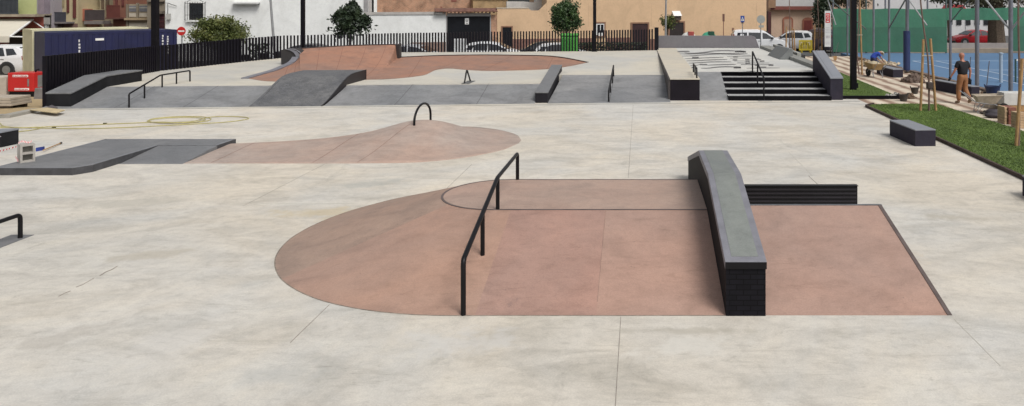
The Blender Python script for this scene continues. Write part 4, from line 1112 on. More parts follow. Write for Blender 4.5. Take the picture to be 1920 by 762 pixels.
# meter box on a cable bracket
mbx = thing('meter_box', FPx(317), 'small grey utility box hanging from a cable at the white wall corner', 'utility box')
m = MB(); fslab(m, 313.5, 320.5, FZ(317, 37), FZ(317, 26), .05, .25); m.build('box_body', mat('utility_grey', (.42, .41, .38)), mbx)
m = MB(); m.tube([FPx(316) + FN * .15 + Vector((0, 0, FZ(316, 26))), FPx(315.8) + FN * .15 + Vector((0, 0, FZ(316, 6))), FPx(300) + FN * .2 + Vector((0, 0, FZ(300, 6)))], .02, 6)
m.tube([FPx(315.8) + FN * .15 + Vector((0, 0, FZ(316, 6))), FPx(332) + FN * .1 + Vector((0, 0, FZ(332, 12)))], .02, 6); m.build('cable', BLACKM, mbx)
# low white yard wall
yw = thing('yard_wall', FPx(760), 'long low white yard wall with grey coping left of the dark gate', 'wall')
m = MB(); fslab(m, 691, 836.5, ZG, FZ(740, 28), -.3, 0); m.build('wall', WHW, yw)
m = MB(); fslab(m, 683, 836, FZ(740, 28), FZ(740, 23), -.34, .06); m.build('coping', mat('coping_pale', (.40, .38, .36)), yw)
m = MB(); fslab(m, 770, 836, ZG, FZ(800, 79.5), .001, .03); m.build('tiled_skirt', mat('skirt_mauve', (.26, .18, .15), .2, 3, .8), yw)
# brick ruin behind
RB = brickmat('old_red_brick', (.40, .20, .12), (.33, .18, .11), (.36, .27, .2), 1.0, .28, .09, .012, .9, noisec=.45)
YB = brickmat('old_yellow_brick', (.44, .29, .14), (.36, .24, .12), (.30, .22, .14), 1.0, .28, .09, .014, .9, noisec=.3)
BACK = 5.5
br_ = thing('brick_building', FPx(800, BACK), 'weathered red brick building behind the white yard wall', 'building')
m = MB(); fslab(m, 707, 886, ZG, 5.6, -6, 0, BACK); m.build('wall', RB, br_)
m = MB(); fslab(m, 701, 707, ZG, 6.6, -6, .1, BACK); m.build('corner_pier', WHW, br_)
m = MB()
for (a, b, c, d_) in ((846, 856, 0, 3.5), (737, 742, -4, 0), (826, 829, 13, 15.5), (825.5, 828.5, 18, 20)): fslab(m, a, b, FZ(a, d_, BACK), FZ(a, c, BACK), .0, .03, BACK)
m.each('brick_patch', mat('dark_red_patch', (.22, .07, .05)), br_)
yb_ = thing('brick_outbuilding', FPx(910, 3.5), 'yellow brown brick outbuilding right of the red brick building', 'building')
m = MB(); fslab(m, 887, 952, ZG, FZ(910, -2, 3.5), -3, 0, 3.5); m.build('wall', YB, yb_)
m = MB(); fslab(m, 886, 953, FZ(910, -2, 3.5), FZ(910, -2, 3.5) + .12, -3.1, .15, 3.5); m.build('roof_edge', BRN, yb_)
wr = thing('white_parapet', FPx(980, 2.5), 'crumbling whitewashed parapet behind the stepped beige wall', 'wall')
m = MB(); a0 = 950; m.prism([FPx(x, 2.5) + Vector((0, 0, z)) for x, z in ((950, ZG), (1030, ZG), (1030, FZ(1000, 2, 2.5)), (1004, FZ(1000, -3, 2.5)), (1002, FZ(1000, 5, 2.5)), (982, FZ(1000, 3, 2.5)), (950, FZ(950, 3, 2.5)))], -FN * .4)
m.build('wall', mat('old_whitewash', (.52, .50, .47), .15, 1.5, .9, bmp=.3), wr)
# dark gate
gt = thing('garage_gate', FPx(878), 'wide black double gate under a rusty eave with small white notice', 'gate')
m = MB(); z1 = FZ(878, 31)
for i in range(8): fslab(m, 838.4 + i * 10.02, 838.4 + (i + 1) * 10.02, ZG, z1 - .001, -.1, -.06 + .012 * (i % 2))
m.build('gate_leaf', mat('gate_black', (.006, .007, .010), .3, 2, .5, spec=.2), gt)
m = MB(); fslab(m, 836.6, 838.4, ZG, z1, -.1, .04); fslab(m, 918.6, 920.6, ZG, z1, -.1, .04); fslab(m, 836.6, 920.6, z1, z1 + .08, -.1, .06); m.build('gate_frame', mat('pipe_grey', (.30, .29, .29)), gt)
m = MB(); fslab(m, 871.8, 879.2, FZ(875, 46), FZ(875, 34.5), -.055, -.03); nt_ = m.build('notice', WHITEP, gt)
m = MB()
c = FPx(875.5) + FN * -.025 + Vector((0, 0, FZ(875, 39.3)))
m.tube([c + FU * (math.cos(a) * .07) + Vector((0, 0, math.sin(a) * .07)) for a in [i * math.pi / 8 for i in range(17)]], .018, 6, cap=False)
fslab(m, 873.5, 877.5, FZ(875, 44.6), FZ(875, 43.4), -.03, -.025); m.build('notice_symbol', BLACKM, gt)
ev = thing('tiled_eave', FPx(875), 'rusty tiled eave on dark beams above the black gate', 'roof')
m = MB(); a = FPx(815); b = FPx(932); zt = FZ(870, 22.5); 
m.prism([a + FN * -.6 + Vector((0, 0, zt + .22)), a + FN * .45 + Vector((0, 0, zt)), b + FN * .45 + Vector((0, 0, zt)), b + FN * -.6 + Vector((0, 0, zt + .22))], (0, 0, .06)); m.build('eave_roof', mat('rust_roof', (.15, .07, .05), .4, 4, .9), ev)
m = MB()
for i in range(14): fslab(m, 830 + i * 7.3, 832.2 + i * 7.3, zt - .1, zt - .005, -.3, .38)
m.build('rafter', BRN, ev)
m = MB(); fslab(m, 816, 830, zt - .18, zt - .02, -.25, .3); fslab(m, 838, 920, z1 + .081, zt - .1, -.3, .0); m.build('eave_beam', mat('beam_pale', (.42, .40, .37)), ev)
bp_ = MB(); fslab(bp_, 921, 931.5, ZG, FZ(926, 28), -.3, .02)
tag(bp_.build('brick_pier', RB), 'narrow red brick pier between the black gate and the beige building', 'pier')
# beige building
bb_ = thing('beige_building', FPx(1180), 'long peach beige rendered building with brown base behind the rear fence', 'building')
def fpoly(m, pts, o0, o1, back=0):
    m.prism([FPx(x, back) + FN * o0 + Vector((0, 0, z)) for x, z in pts], FN * (o1 - o0))
m = MB()
fpoly(m, [(932, ZG), (1025, ZG), (1025, FZ(1025, 6)), (1011, FZ(1010, 20)), (996, FZ(1000, 20)), (991, FZ(995, 16)), (932, FZ(935, 16))], -.35, 0)
m.build('garden_wall', BEI, bb_)
m = MB(); fslab(m, 1025.1, 1437, ZG, 6.4, -9, 0); m.build('wall', BEI, bb_)
m = MB(); fpoly(m, [(931, FZ(935, 16)), (991, FZ(995, 16)), (991, FZ(995, 14.8)), (931, FZ(935, 14.8))], -.38, .04); m.build('coping', mat('cap_cream', (.62, .55, .45)), bb_)
m = MB(); fslab(m, 1024, 1438, 6.4, 6.6, -9.1, .2); m.build('cornice', BEI, bb_)
m = MB()
z72 = FZ(1080, 72)
for a, b in ((961.5, 1117.5), (1136, 1182), (1217, 1252.5), (1284, 1436)): fslab(m, a, b, ZG, z72 + (0 if a < 1200 else -.15), .001, .035)
m.each('brown_skirt', SKB, bb_)
window(bb_, 939.5, 961.5, 49, None, BRN, mat('gate_black', (.012, .013, .016)), .05, .1)
w1 = window(bb_, 1115, 1135.5, 41.5, 70, BRN, GLASS, .06, .12)
m = MB(); fslab(m, 1117.7, 1119.5, FZ(1120, 66), FZ(1120, 45), .02, .05); fslab(m, 1131.5, 1132.8, FZ(1120, 66), FZ(1120, 45), .02, .05); fslab(m, 1125, 1126, FZ(1120, 66), FZ(1120, 45), .02, .05)
fslab(m, 1119.5, 1131.5, FZ(1120, 46.5), FZ(1120, 45), .02, .05); fslab(m, 1119.5, 1131.5, FZ(1120, 69), FZ(1120, 62), .02, .05); m.build('window_bar', WHITEP, bb_)
window(bb_, 1182.5, 1217, 42.2, None, BRN, mat('maroon_door', (.035, .012, .014), .2, 3, .5), .07, .12)
window(bb_, 1252.5, 1284, 40, None, BRN, mat('door_black', (.02, .012, .012), .2, 3, .5), .07, .12)
m = MB()
for x in (1103, 1221, 1418): fslab(m, x, x + .35, FZ(x, 50), FZ(x, 6), 0, .008)
m.each('wall_crack', mat('render_line', (.45, .31, .20)), bb_)
m = MB(); fslab(m, 1372.5, 1376, FZ(1374, 57), FZ(1374, 52.5), 0, .05); m.build('door_plaque', BRN, bb_)
for (a, b) in ((1330, 1352), (1180, 1204), (1080, 1104)):
    pass
acu = thing('wall_awning', FPx(1267), 'small white hood with dark vent unit above the right door of the beige wall', 'vent hood')
m = MB(); m.prism([FPx(1260) + Vector((0, 0, FZ(1260, 21))), FPx(1260) + FN * .5 + Vector((0, 0, FZ(1260, 30))), FPx(1260) + Vector((0, 0, FZ(1260, 30)))], FPx(1275) - FPx(1260)); m.build('hood', WHITEP, acu)
m = MB(); fslab(m, 1264, 1275, FZ(1270, 38), FZ(1270, 30.2), 0, .3); m.build('unit_body', mat('unit_dark', (.10, .07, .055)), acu)

# peach house at the right
Yh = 70.0
def hx(px): return XX(px, Yh)
ph = thing('peach_house', (hx(1485), Yh, ZG), 'peach house with two arched red doors and balcony, beyond the parked white cars', 'house')
m = MB(); m.box(hx(1444), hx(1640), Yh, Yh + 8, ZG, 7.5); m.build('wall', render('pale_peach_render', (.60, .44, .33)), ph)
m = MB(); m.box(hx(1444), hx(1528), Yh - .5, Yh - .001, ZZ(18.5, Yh), ZZ(12, Yh)); m.build('balcony_slab', mat('oxide_band', (.20, .06, .045)), ph)
m = MB(); m.box(hx(1452), hx(1528), Yh - .48, Yh - .36, ZZ(12, Yh), ZZ(-6, Yh)); m.build('balcony_parapet', render('pale_grey_render', (.52, .52, .52)), ph)
for a, b, c, cm in ((1467, 1487, 31, mat('door_beige', (.40, .27, .20))), (1504, 1525, 33, mat('door_red', (.20, .04, .03)))):
    m = MB(); x0, x1, zt = hx(a), hx(b), ZZ(c, Yh); xm = (x0 + x1) / 2; r = (x1 - x0) / 2
    pts = [(x0, Yh, ZG), (x1, Yh, ZG), (x1, Yh, zt - .35)] + [(xm + r * math.cos(t), Yh, zt - .35 + .35 * math.sin(t)) for t in [math.pi * i / 8 for i in range(1, 8)]] + [(x0, Yh, zt - .35)]
    m.prism(pts, (0, -.06, 0)); sur = m.build('door_surround', mat('surround_red', (.33, .13, .08)), ph)
    m = MB(); m.box(x0 + .16, x1 - .16, Yh - .075, Yh - .062, ZG, zt - .28); m.build('door', cm, sur)
m = MB(); m.box(hx(1438), hx(1444), Yh - .6, Yh + 4, ZG, ZZ(22, Yh)); m.build('side_gate', mat('door_wine', (.07, .02, .02)), ph)
m = MB(); m.box(hx(1438.2), hx(1452), Yh - .7, Yh - .5, ZZ(15, Yh), 7); m.build('side_bay', mat('bay_brown', (.28, .17, .10)), ph)

# left rear townhouses (plane facing the camera)
def town(px0, px1, Y, top, wallc, lab, parts, name='townhouse'):
    o = thing(name, (XX((px0 + px1) / 2, Y), Y, ZG), lab, 'house', 'townhouses behind the site cabin')
    m = MB(); m.box(XX(px0, Y), XX(px1, Y), Y, Y + 8, ZG, top); m.build('wall', render('render_' + str(int(px0)), wallc), o)
    for kind, a, b, c, d_, col, dep in parts:
        m = MB()
        if kind == 'balcony_railing':
            n = max(3, int((b - a) / 1.6))
            for i in range(n + 1):
                x = XX(a + (b - a) * i / n, Y); m.box(x - .018, x + .018, Y - dep, Y - dep + .03, ZZ(d_, Y), ZZ(c, Y))
            m.box(XX(a, Y), XX(b, Y), Y - dep - .01, Y - dep + .04, ZZ(c, Y), ZZ(c, Y) + .06)
            m.box(XX(a, Y), XX(b, Y), Y - dep + .035, Y - dep + .045, ZZ(d_, Y), ZZ(c, Y))
        else: m.box(XX(a, Y), XX(b, Y), Y - dep, Y - .001 if kind != 'finial' else Y - dep + .3, ZZ(d_, Y), ZZ(c, Y))
        m.build(kind, mat('col_%d_%d_%d' % tuple(int(x * 99) for x in col), col, .15, 2, .75), o)
    return o
DK = (.05, .035, .035); RDK = (.14, .04, .035); TC = (.25, .115, .08); CR = (.52, .44, .28); GY = (.20, .20, .22)
town(62, 99, 60, 7, (.36, .33, .36), 'narrow mauve grey townhouse with purple drapes left of the cream one',
     [('drape', 78, 83, -20, 15, (.06, .03, .16), .1), ('drape', 87, 91, -20, 13, (.06, .03, .16), .1), ('window', 83.3, 86.7, -20, 13, (.5, .45, .3), .05), ('shop_front', 80, 96, 31, 54, (.04, .035, .03), .06), ('white_column', 83, 86.5, 44, 56, (.6, .6, .58), .3), ('white_column', 89.5, 92.5, 44, 56, (.6, .6, .58), .3), ('sign_panel', 81, 95, 33, 46, (.42, .40, .38), .35), ('cornice', 62, 97, 25, 29, (.34, .29, .22), .4)])
town(99, 146, 61, 7.5, CR, 'cream yellow townhouse with grey iron balcony behind the site cabin',
     [('window', 103, 107, -10, 13, (.30, .25, .15), .05), ('window', 117, 121, -10, 14, (.30, .25, .15), .05), ('shutter', 126, 130, -10, 24, RDK, .08), ('shutter', 138, 143, -10, 34, RDK, .1), ('balcony_slab', 97, 140, 41, 44, (.22, .2, .2), .9), ('balcony_railing', 113, 138, 24, 41, (.08, .08, .10), .85), ('balcony_panel', 97.5, 112.5, 25, 41, (.32, .35, .40), .88), ('ground_floor', 97, 146, 44.5, 60, (.20, .12, .10), .04), ('window', 99, 120, 46, 50, (.10, .07, .07), .5)])
town(146, 187, 62, ZZ(18, 62), (.50, .42, .27), 'low cream terrace wing with ornate parapet and red corner pier, beside the iron balcony house',
     [('urn', 153.5, 156.5, 10, 18, (.05, .05, .05), .2), ('cornice', 146, 163, 39, 43, RDK, .3), ('corner_pier', 163, 174, 17, 40, (.40, .14, .09), .5), ('balcony_railing', 174, 210, 20, 38, (.09, .07, .07), .9), ('balcony_slab', 174, 208, 39, 45, (.22, .19, .18), 1.0), ('ground_floor', 146, 187, 44, 60, (.45, .22, .16), .04)])
town(150, 183, 72, 7, (.56, .56, .55), 'white house rising behind the cream terrace wing', [('window', 158, 160, 0, 4, (.4, .4, .4), .05)])
town(187, 212, 62.5, 8, (.32, .27, .18), 'brown ochre townhouse with tall shutters left of the terracotta one',
     [('shutter', 191, 196, -10, 17, (.13, .09, .06), .08), ('shutter', 200, 205, -10, 20, (.13, .09, .06), .08), ('pillar', 197, 199, -10, 40, (.38, .32, .22), .1), ('ground_floor', 187, 211, 44, 60, (.12, .07, .06), .04)])
town(212, 238, 61, 8, TC, 'terracotta red townhouse with deep red balcony',
     [('shutter', 217, 221, -10, 12, RDK, .08), ('shutter', 229, 233, -10, 12, RDK, .08), ('balcony_railing', 213, 237, 11, 33, (.16, .05, .04), .8), ('balcony_slab', 212, 238, 33, 36, (.12, .05, .04), .9), ('pier', 213, 235, 36.5, 60, (.22, .09, .06), .05)])
town(238, 281, 61, ZZ(8, 61), (.36, .30, .22), 'ornate beige low house with slotted parapet and cream garage door',
     [('parapet_opening', 243, 256, 11, 22, GY, .04), ('parapet_opening', 262, 277, 11, 22, GY, .04), ('slot_bar', 243, 256, 14, 16, (.42, .4, .36), .07), ('slot_bar', 262, 277, 14, 16, (.42, .4, .36), .07), ('panel', 243, 256, 25, 32, (.55, .50, .42), .06), ('panel', 262, 276, 25, 32, (.55, .50, .42), .06), ('pilaster', 238, 242, 8, 60, (.24, .20, .15), .12), ('pilaster', 257, 261, 6, 34, (.28, .24, .18), .12), ('cornice', 238, 281, 34, 38, (.42, .32, .20), .35), ('garage_door', 243, 278, 43, 60, (.58, .53, .44), .05), ('vent_grille', 257.5, 266, 51, 60, (.30, .27, .2), .08)])
town(238, 276, 74, 6.8, (.62, .62, .61), 'plain white house behind the slotted parapet', [('window', 246, 252, -8, 2, (.2, .2, .2), .04)])
town(276, 309.5, 58, 8, (.26, .22, .17), 'grey brown townhouse with dark red garage door beside the white building',
     [('cornice', 291, 309, 21, 26, (.18, .15, .12), .3), ('string_course', 278, 309, 2, 4, (.18, .15, .12), .2), ('garage_door', 292, 308.5, 27, 60, (.055, .018, .022), .05), ('door_rib', 292, 308.5, 33, 33.8, (.12, .03, .04), .09), ('door_rib', 292, 308.5, 41, 41.8, (.12, .03, .04), .09), ('door_rib', 292, 308.5, 49, 49.8, (.12, .03, .04), .09)])
# near-left corner building with awning
Ya = 47.0
ab = thing('corner_building', (XX(40, Ya), Ya, ZG), 'yellow green corner building with blue-grey balcony and dark red ground floor at far left', 'building')
def cpr(m, pa, pb, ya, yb, z0, z1): m.prism([(XX(pa, ya), ya, z0), (XX(pb, ya), ya, z0), (XX(pb - 25, yb), yb, z0), (XX(pa, yb), yb, z0)], (0, 0, z1 - z0))
m = MB(); cpr(m, -260, 69, Ya, Ya + 9, ZZ(27, Ya), 7.5); m.build('wall', render('yellow_green_render', (.43, .46, .22)), ab)
m = MB(); cpr(m, -260, 82, Ya + .02, Ya + 8.98, ZG, ZZ(31, Ya)); m.build('ground_floor', mat('oxblood_wall', (.22, .055, .04), .2, 2, .7), ab)
m = MB(); m.box(XX(69, Ya) + .002, XX(80, Ya), Ya + .1, Ya + .6, ZZ(27, Ya), 7.5); m.build('side_wall', mat('mauve_wall', (.23, .19, .22), .15, 2, .8), ab)
m = MB(); m.box(XX(-260, Ya), XX(83, Ya), Ya - .7, Ya + .02, ZZ(31.5, Ya), ZZ(27, Ya)); m.build('balcony_slab', mat('slab_stone', (.30, .25, .19), .2, 3, .8), ab)
m = MB()
for i in range(40):
    x = XX(49 - i * 2.35, Ya) ; m.box(x - .02, x + .02, Ya - .66, Ya - .62, ZZ(26.5, Ya), ZZ(-2, Ya))
m.box(XX(-60, Ya), XX(50, Ya), Ya - .68, Ya - .6, ZZ(26.5, Ya), ZZ(24, Ya)); m.box(XX(-60, Ya), XX(50, Ya), Ya - .68, Ya - .6, ZZ(-3, Ya), ZZ(-1.5, Ya))
m.build('balcony_railing', mat('rail_slate', (.045, .05, .06)), ab)
m = MB(); m.box(XX(-60, Ya), XX(48, Ya), Ya - .58, Ya - .56, ZZ(24, Ya), ZZ(-1.5, Ya)); m.build('balcony_screen', mat('screen_teal_grey', (.27, .33, .34)), ab)
m = MB(); m.box(XX(17, Ya), XX(44, Ya), Ya - .01, Ya + .019, ZG, ZZ(60, Ya)); m.build('shop_opening', mat('shop_dark', (.015, .012, .014)), ab)
aw = thing('shop_awning', (XX(30, Ya), Ya - 1, 2), 'cream canvas shop awning with white frame over the white car at far left', 'awning')
x1 = XX(61, Ya); xl = XX(-160, Ya); zt = ZZ(36, Ya); 
fe = Vector((XX(17.5, 43.6), 43.6, ZZ(69, 43.6)))
m = MB(); m.prism([(xl, Ya, zt), (x1, Ya, zt), (fe.x, fe.y, fe.z), (xl, fe.y, fe.z)], (0, 0, .03)); m.build('canvas', mat('awning_cream', (.60, .56, .47), .06, 2, .9), aw)
m = MB(); m.box(xl, fe.x, fe.y - .02, fe.y, fe.z - .34, fe.z + .02); m.build('valance', mat('awning_cream', (.60, .56, .47)), aw)
m = MB(); m.tube([(x1 + .03, Ya, zt - .03), (fe.x + .03, fe.y, fe.z)], .06, 6); m.tube([(x1 + .1, Ya, zt - .18), (fe.x + 1.6, Ya - 1.8, zt - 1.1), (fe.x + .05, fe.y, fe.z)], .04, 6); m.build('frame_arm', WHITEP, aw)
# ------------------------------------------------------------------ vehicles
PROF = {
 'hatch': dict(L=4.1, W=1.74, belt=.92, top=[(-2.05, .62), (-2.02, .95), (-1.82, 1.22), (-1.5, 1.40), (-.9, 1.46), (-.2, 1.46), (.3, 1.36), (1.02, .98), (1.6, .86), (1.95, .72), (2.05, .52)], ws=(.36, 1.34, .98, 1.0), rw=(-1.98, .99, -1.56, 1.37),
    sw=[[(-.28, .95), (.86, .97), (.3, 1.29), (-.25, 1.38)], [(-1.25, .96), (-.36, .95), (-.33, 1.38), (-.9, 1.38), (-1.15, 1.3)], [(-1.75, 1.0), (-1.33, .97), (-1.22, 1.28), (-1.5, 1.28)]], wh=(-1.28, 1.28), wr=.31),
 'saloon': dict(L=4.5, W=1.78, belt=.90, top=[(-2.25, .60), (-2.22, .90), (-2.1, 1.0), (-1.6, 1.06), (-1.0, 1.34), (-.5, 1.44), (.0, 1.44), (.45, 1.34), (1.12, .96), (1.75, .82), (2.15, .68), (2.25, .5)], ws=(.5, 1.31, 1.08, .98), rw=(-1.56, 1.08, -1.04, 1.32),
    sw=[[(-.2, .94), (.98, .96), (.4, 1.28), (-.18, 1.37)], [(-1.05, .96), (-.28, .94), (-.26, 1.37), (-.75, 1.32)], [(-1.4, 1.02), (-1.12, .98), (-.85, 1.26)]], wh=(-1.38, 1.38), wr=.32),
 'van': dict(L=4.4, W=1.80, belt=1.10, top=[(-2.2, .7), (-2.17, 1.5), (-2.05, 1.78), (-1.6, 1.84), (-.2, 1.85), (.3, 1.76), (1.15, 1.18), (1.85, 1.0), (2.12, .82), (2.2, .55)], ws=(.36, 1.73, 1.1, 1.21), rw=(-2.185, 1.15, -2.1, 1.66),
    sw=[[(.1, 1.13), (1.02, 1.15), (.42, 1.56), (.12, 1.62)], [(-1.0, 1.13), (-.02, 1.13), (0, 1.62), (-.98, 1.64)], [(-1.95, 1.16), (-1.12, 1.13), (-1.1, 1.64), (-1.85, 1.62)]], wh=(-1.35, 1.42), wr=.33),
 'suv': dict(L=4.3, W=1.82, belt=1.05, top=[(-2.15, .7), (-2.12, 1.1), (-1.95, 1.42), (-1.65, 1.60), (-1.0, 1.66), (-.1, 1.66), (.3, 1.58), (.98, 1.12), (1.7, 1.02), (2.08, .85), (2.15, .55)], ws=(.36, 1.55, .94, 1.14), rw=(-2.1, 1.15, -1.74, 1.55),
    sw=[[(-.2, 1.08), (.82, 1.10), (.3, 1.46), (-.18, 1.55)], [(-1.2, 1.1), (-.28, 1.08), (-.26, 1.56), (-1.0, 1.54)], [(-1.8, 1.18), (-1.3, 1.12), (-1.15, 1.5), (-1.55, 1.5)]], wh=(-1.3, 1.32), wr=.36),
}
BUMP = mat('bumper_plastic', (.03, .03, .032), .15, 5, .7)
LAMPW = mat('lamp_glass_clear', (.55, .57, .6), .1, 8, .15); LAMPR = mat('lamp_glass_red', (.35, .015, .012), .1, 8, .2)
def vehicle(kind, name, loc, rot, paint, lab, group=None, cat='car'):
    D = PROF[kind]; o = thing(name, Vector((0, 0, 0)), lab, cat, group)
    L, W, belt, top = D['L'], D['W'], D['belt'], D['top']
    def hw(x, z):
        e = abs(2 * x / L); v = W / 2 * (1 - .13 * e ** 5)
        if z > belt: v -= (z - belt) * .30
        if z < .4: v -= (.4 - z) * .15
        return v
    def topz(x):
        for a, b in zip(top, top[1:]):
            if x <= b[0]: return a[1] + (b[1] - a[1]) * (x - a[0]) / (b[0] - a[0])
        return top[-1][1]
    xs = sorted(set([round(x, 3) for x, _ in top] + [round(-L / 2 + L * i / 22, 3) for i in range(1, 22)]))
    rows = []
    for x in xs:
        t = topz(x); zb = .22 if abs(x) < L / 2 - .15 else .3; bz = min(belt, t - .06)
        lv = [zb, zb + .12, (zb + bz) * .55, bz - .12 * (bz - zb), bz] + [bz + (t - .03 - bz) * k / 3 for k in (1, 2, 3)]
        ring = [(x, hw(x, z) * (.93 if i == 0 else 1), z) for i, z in enumerate(lv)]
        h = hw(x, t - .03); ring += [(x, h - .09, t), (x, h * .5, t + .018), (x, 0, t + .024)]
        rows.append(ring + [(a, -b, c) for a, b, c in reversed(ring[:-1])])
    m = MB(); m.grid(rows, close=True); m.poly(rows[0]); m.poly(rows[-1])
    body = m.build('body', paint, o, smooth=True)
    for poly in D['sw']:
        for s in (1, -1):
            m = MB(); m.prism([(x, s * (hw(x, z) + .004), z) for x, z in poly], (0, s * .008, 0)); m.build('side_window', GLASS, o)
    xa, za, xb, zb = D['ws']
    m = MB(); nrm = Vector((zb - za, 0, -(xb - xa))); nrm = -nrm.normalized() if nrm.z > 0 else nrm.normalized(); nrm = Vector((abs(nrm.x), 0, abs(nrm.z)))
    m.prism([Vector((xa, hw(xa, za) - .14, za)) + nrm * .01, Vector((xb, hw(xb, zb) - .10, zb)) + nrm * .012, Vector((xb, -hw(xb, zb) + .10, zb)) + nrm * .012, Vector((xa, -hw(xa, za) + .14, za)) + nrm * .01], nrm * .03); m.build('windscreen', GLASS, o)
    xa, za, xb, zb = D['rw']; nrm = Vector((-(zb - za), 0, (xb - xa))).normalized()
    m = MB(); m.prism([Vector((xa, hw(xa, za) - .14, za)) + nrm * .0, Vector((xb, hw(xb, zb) - .14, zb)), Vector((xb, -hw(xb, zb) + .14, zb)), Vector((xa, -hw(xa, za) + .14, za))], nrm * .03); m.build('rear_window', GLASS, o)
    r = D['wr']
    for wx in D['wh']:
        for s in (1, -1):
            y = s * (hw(wx, .4) + .004)
            m = MB(); m.tube([(wx, y - s * .25, r + .02), (wx, y + s * .002, r + .02)], r + .07, 20); m.build('wheel_arch', BUMP, o)
            m = MB(); m.tube([(wx, y - s * .2, r), (wx, y + s * .012, r)], r, 20); wl = m.build('wheel', TYRE, o, smooth=True)
            m = MB(); m.tube([(wx, y, r), (wx, y + s * .02, r)], r * .62, 12); m.build('rim', RIM, wl)
    zh = top[-1][1]
    for s in (1, -1):
        m = MB(); x = L / 2 - .14; m.prism([(x + .1, s * .5, zh + .04), (x + .02, s * (hw(x, .7) + .008), zh + .06), (x - .28, s * (hw(x - .25, .7) + .008), zh + .17), (x - .1, s * .5, zh + .20)], (.03, 0, 0)); m.build('headlight', LAMPW, o)
        zt = top[1][1]
        m = MB(); m.prism([(-L / 2 - .01, s * .56, zt - .22), (-L / 2 + .07, s * (hw(-L / 2 + .1, .8) + .01), zt - .22), (-L / 2 + .10, s * (hw(-L / 2 + .1, .9) + .01), zt), (-L / 2 + .015, s * .60, zt - .02)], (-.02, 0, 0)); m.build('tail_light', LAMPR, o)
        m = MB(); xm = D['ws'][2] - .25; y = hw(xm, belt) ; m.box(xm - .06, xm + .10, min(s * y, s * (y + .17)), max(s * y, s * (y + .17)), belt + .03, belt + .17); m.build('door_mirror', BUMP, o, bevel=.02)
        m = MB()
        for xh in (-.15, -1.05): m.box(xh - .1, xh + .08, s * hw(xh, belt - .12) - .012, s * hw(xh, belt - .12) + .012, belt - .15, belt - .12)
        m.build('door_handle', BUMP, o)
    for s in (1, -1):
        m = MB(); xx = s * (L / 2 - .02); m.box(min(xx, xx - s * .12), max(xx + s * .03, xx), -W / 2 * .86, W / 2 * .86, .26, .45); m.build('bumper', BUMP, o, bevel=.03)
    m = MB(); m.box(-L / 2 - .035, -L / 2 - .02, -.26, .26, .5, .61); m.build('number_plate', WHITEP, o)
    o.location = loc; o.rotation_euler = (0, 0, rot); return o
CW = mat('car_white', (.74, .75, .77), .02, 1, .25); CSI = mat('car_silver', (.38, .39, .41), .05, 1, .3, .4); CGR = mat('car_grey', (.10, .09, .115), .1, 1, .3, .3)
CRD = mat('car_red', (.38, .012, .02), .05, 1, .25); CBK = mat('car_black', (.015, .016, .019), .1, 1, .25)
def vx(px, Y): return (XX(px, Y), Y, ZG + .0)
vehicle('saloon', 'parked_car', vx(778, 46.0), 0, mat('car_pale_silver', (.55, .56, .58), .05, 1, .3, .2), 'silver grey saloon car seen through the bars right of the bowl wall', 'cars parked behind the rear fence')
vehicle('hatch', 'parked_car', vx(928, 48.6), R(2), CW, 'white hatchback parked in front of the black gate behind the bar fence', 'cars parked behind the rear fence')
vehicle('hatch', 'parked_car', vx(1014, 49.6), R(188), CBK, 'dark hatchback between the two white cars behind the fence', 'cars parked behind the rear fence')
vehicle('hatch', 'parked_car', vx(1062, 47.3), R(5), CW, 'white car half hidden behind the green recycling bin', 'cars parked behind the rear fence')
vehicle('hatch', 'parked_car', vx(700, 47.6), R(180), CW, 'white car whose roof shows above the tall bowl wall', 'cars parked behind the rear fence')
vehicle('saloon', 'parked_car', vx(590, 46.5), R(0), CBK, 'black car behind the fence at the left end of the tall bowl wall', 'cars parked behind the rear fence')
vehicle('van', 'parked_van', vx(1424, 60.0), 0, CW, 'small white van with side windows behind the stage kerb walls', cat='van')
vehicle('suv', 'parked_car', vx(1487, 62.5), R(150), CW, 'white off-road car seen from behind between the van and grey car', 'cars parked by the peach house')
vehicle('van', 'parked_car', vx(1534, 61.5), R(118), CGR, 'dark grey people carrier seen from behind beside the sign board', 'cars parked by the peach house')
vehicle('saloon', 'parked_car', vx(1826, 70.5), R(186), CRD, 'red saloon car seen through the opening in the green screen', cat='car')
vehicle('suv', 'parked_car', (XX(-6, 41.5), 41.5, ZG), R(180), CW, 'white off-road car under the shop awning at the far left', cat='car')
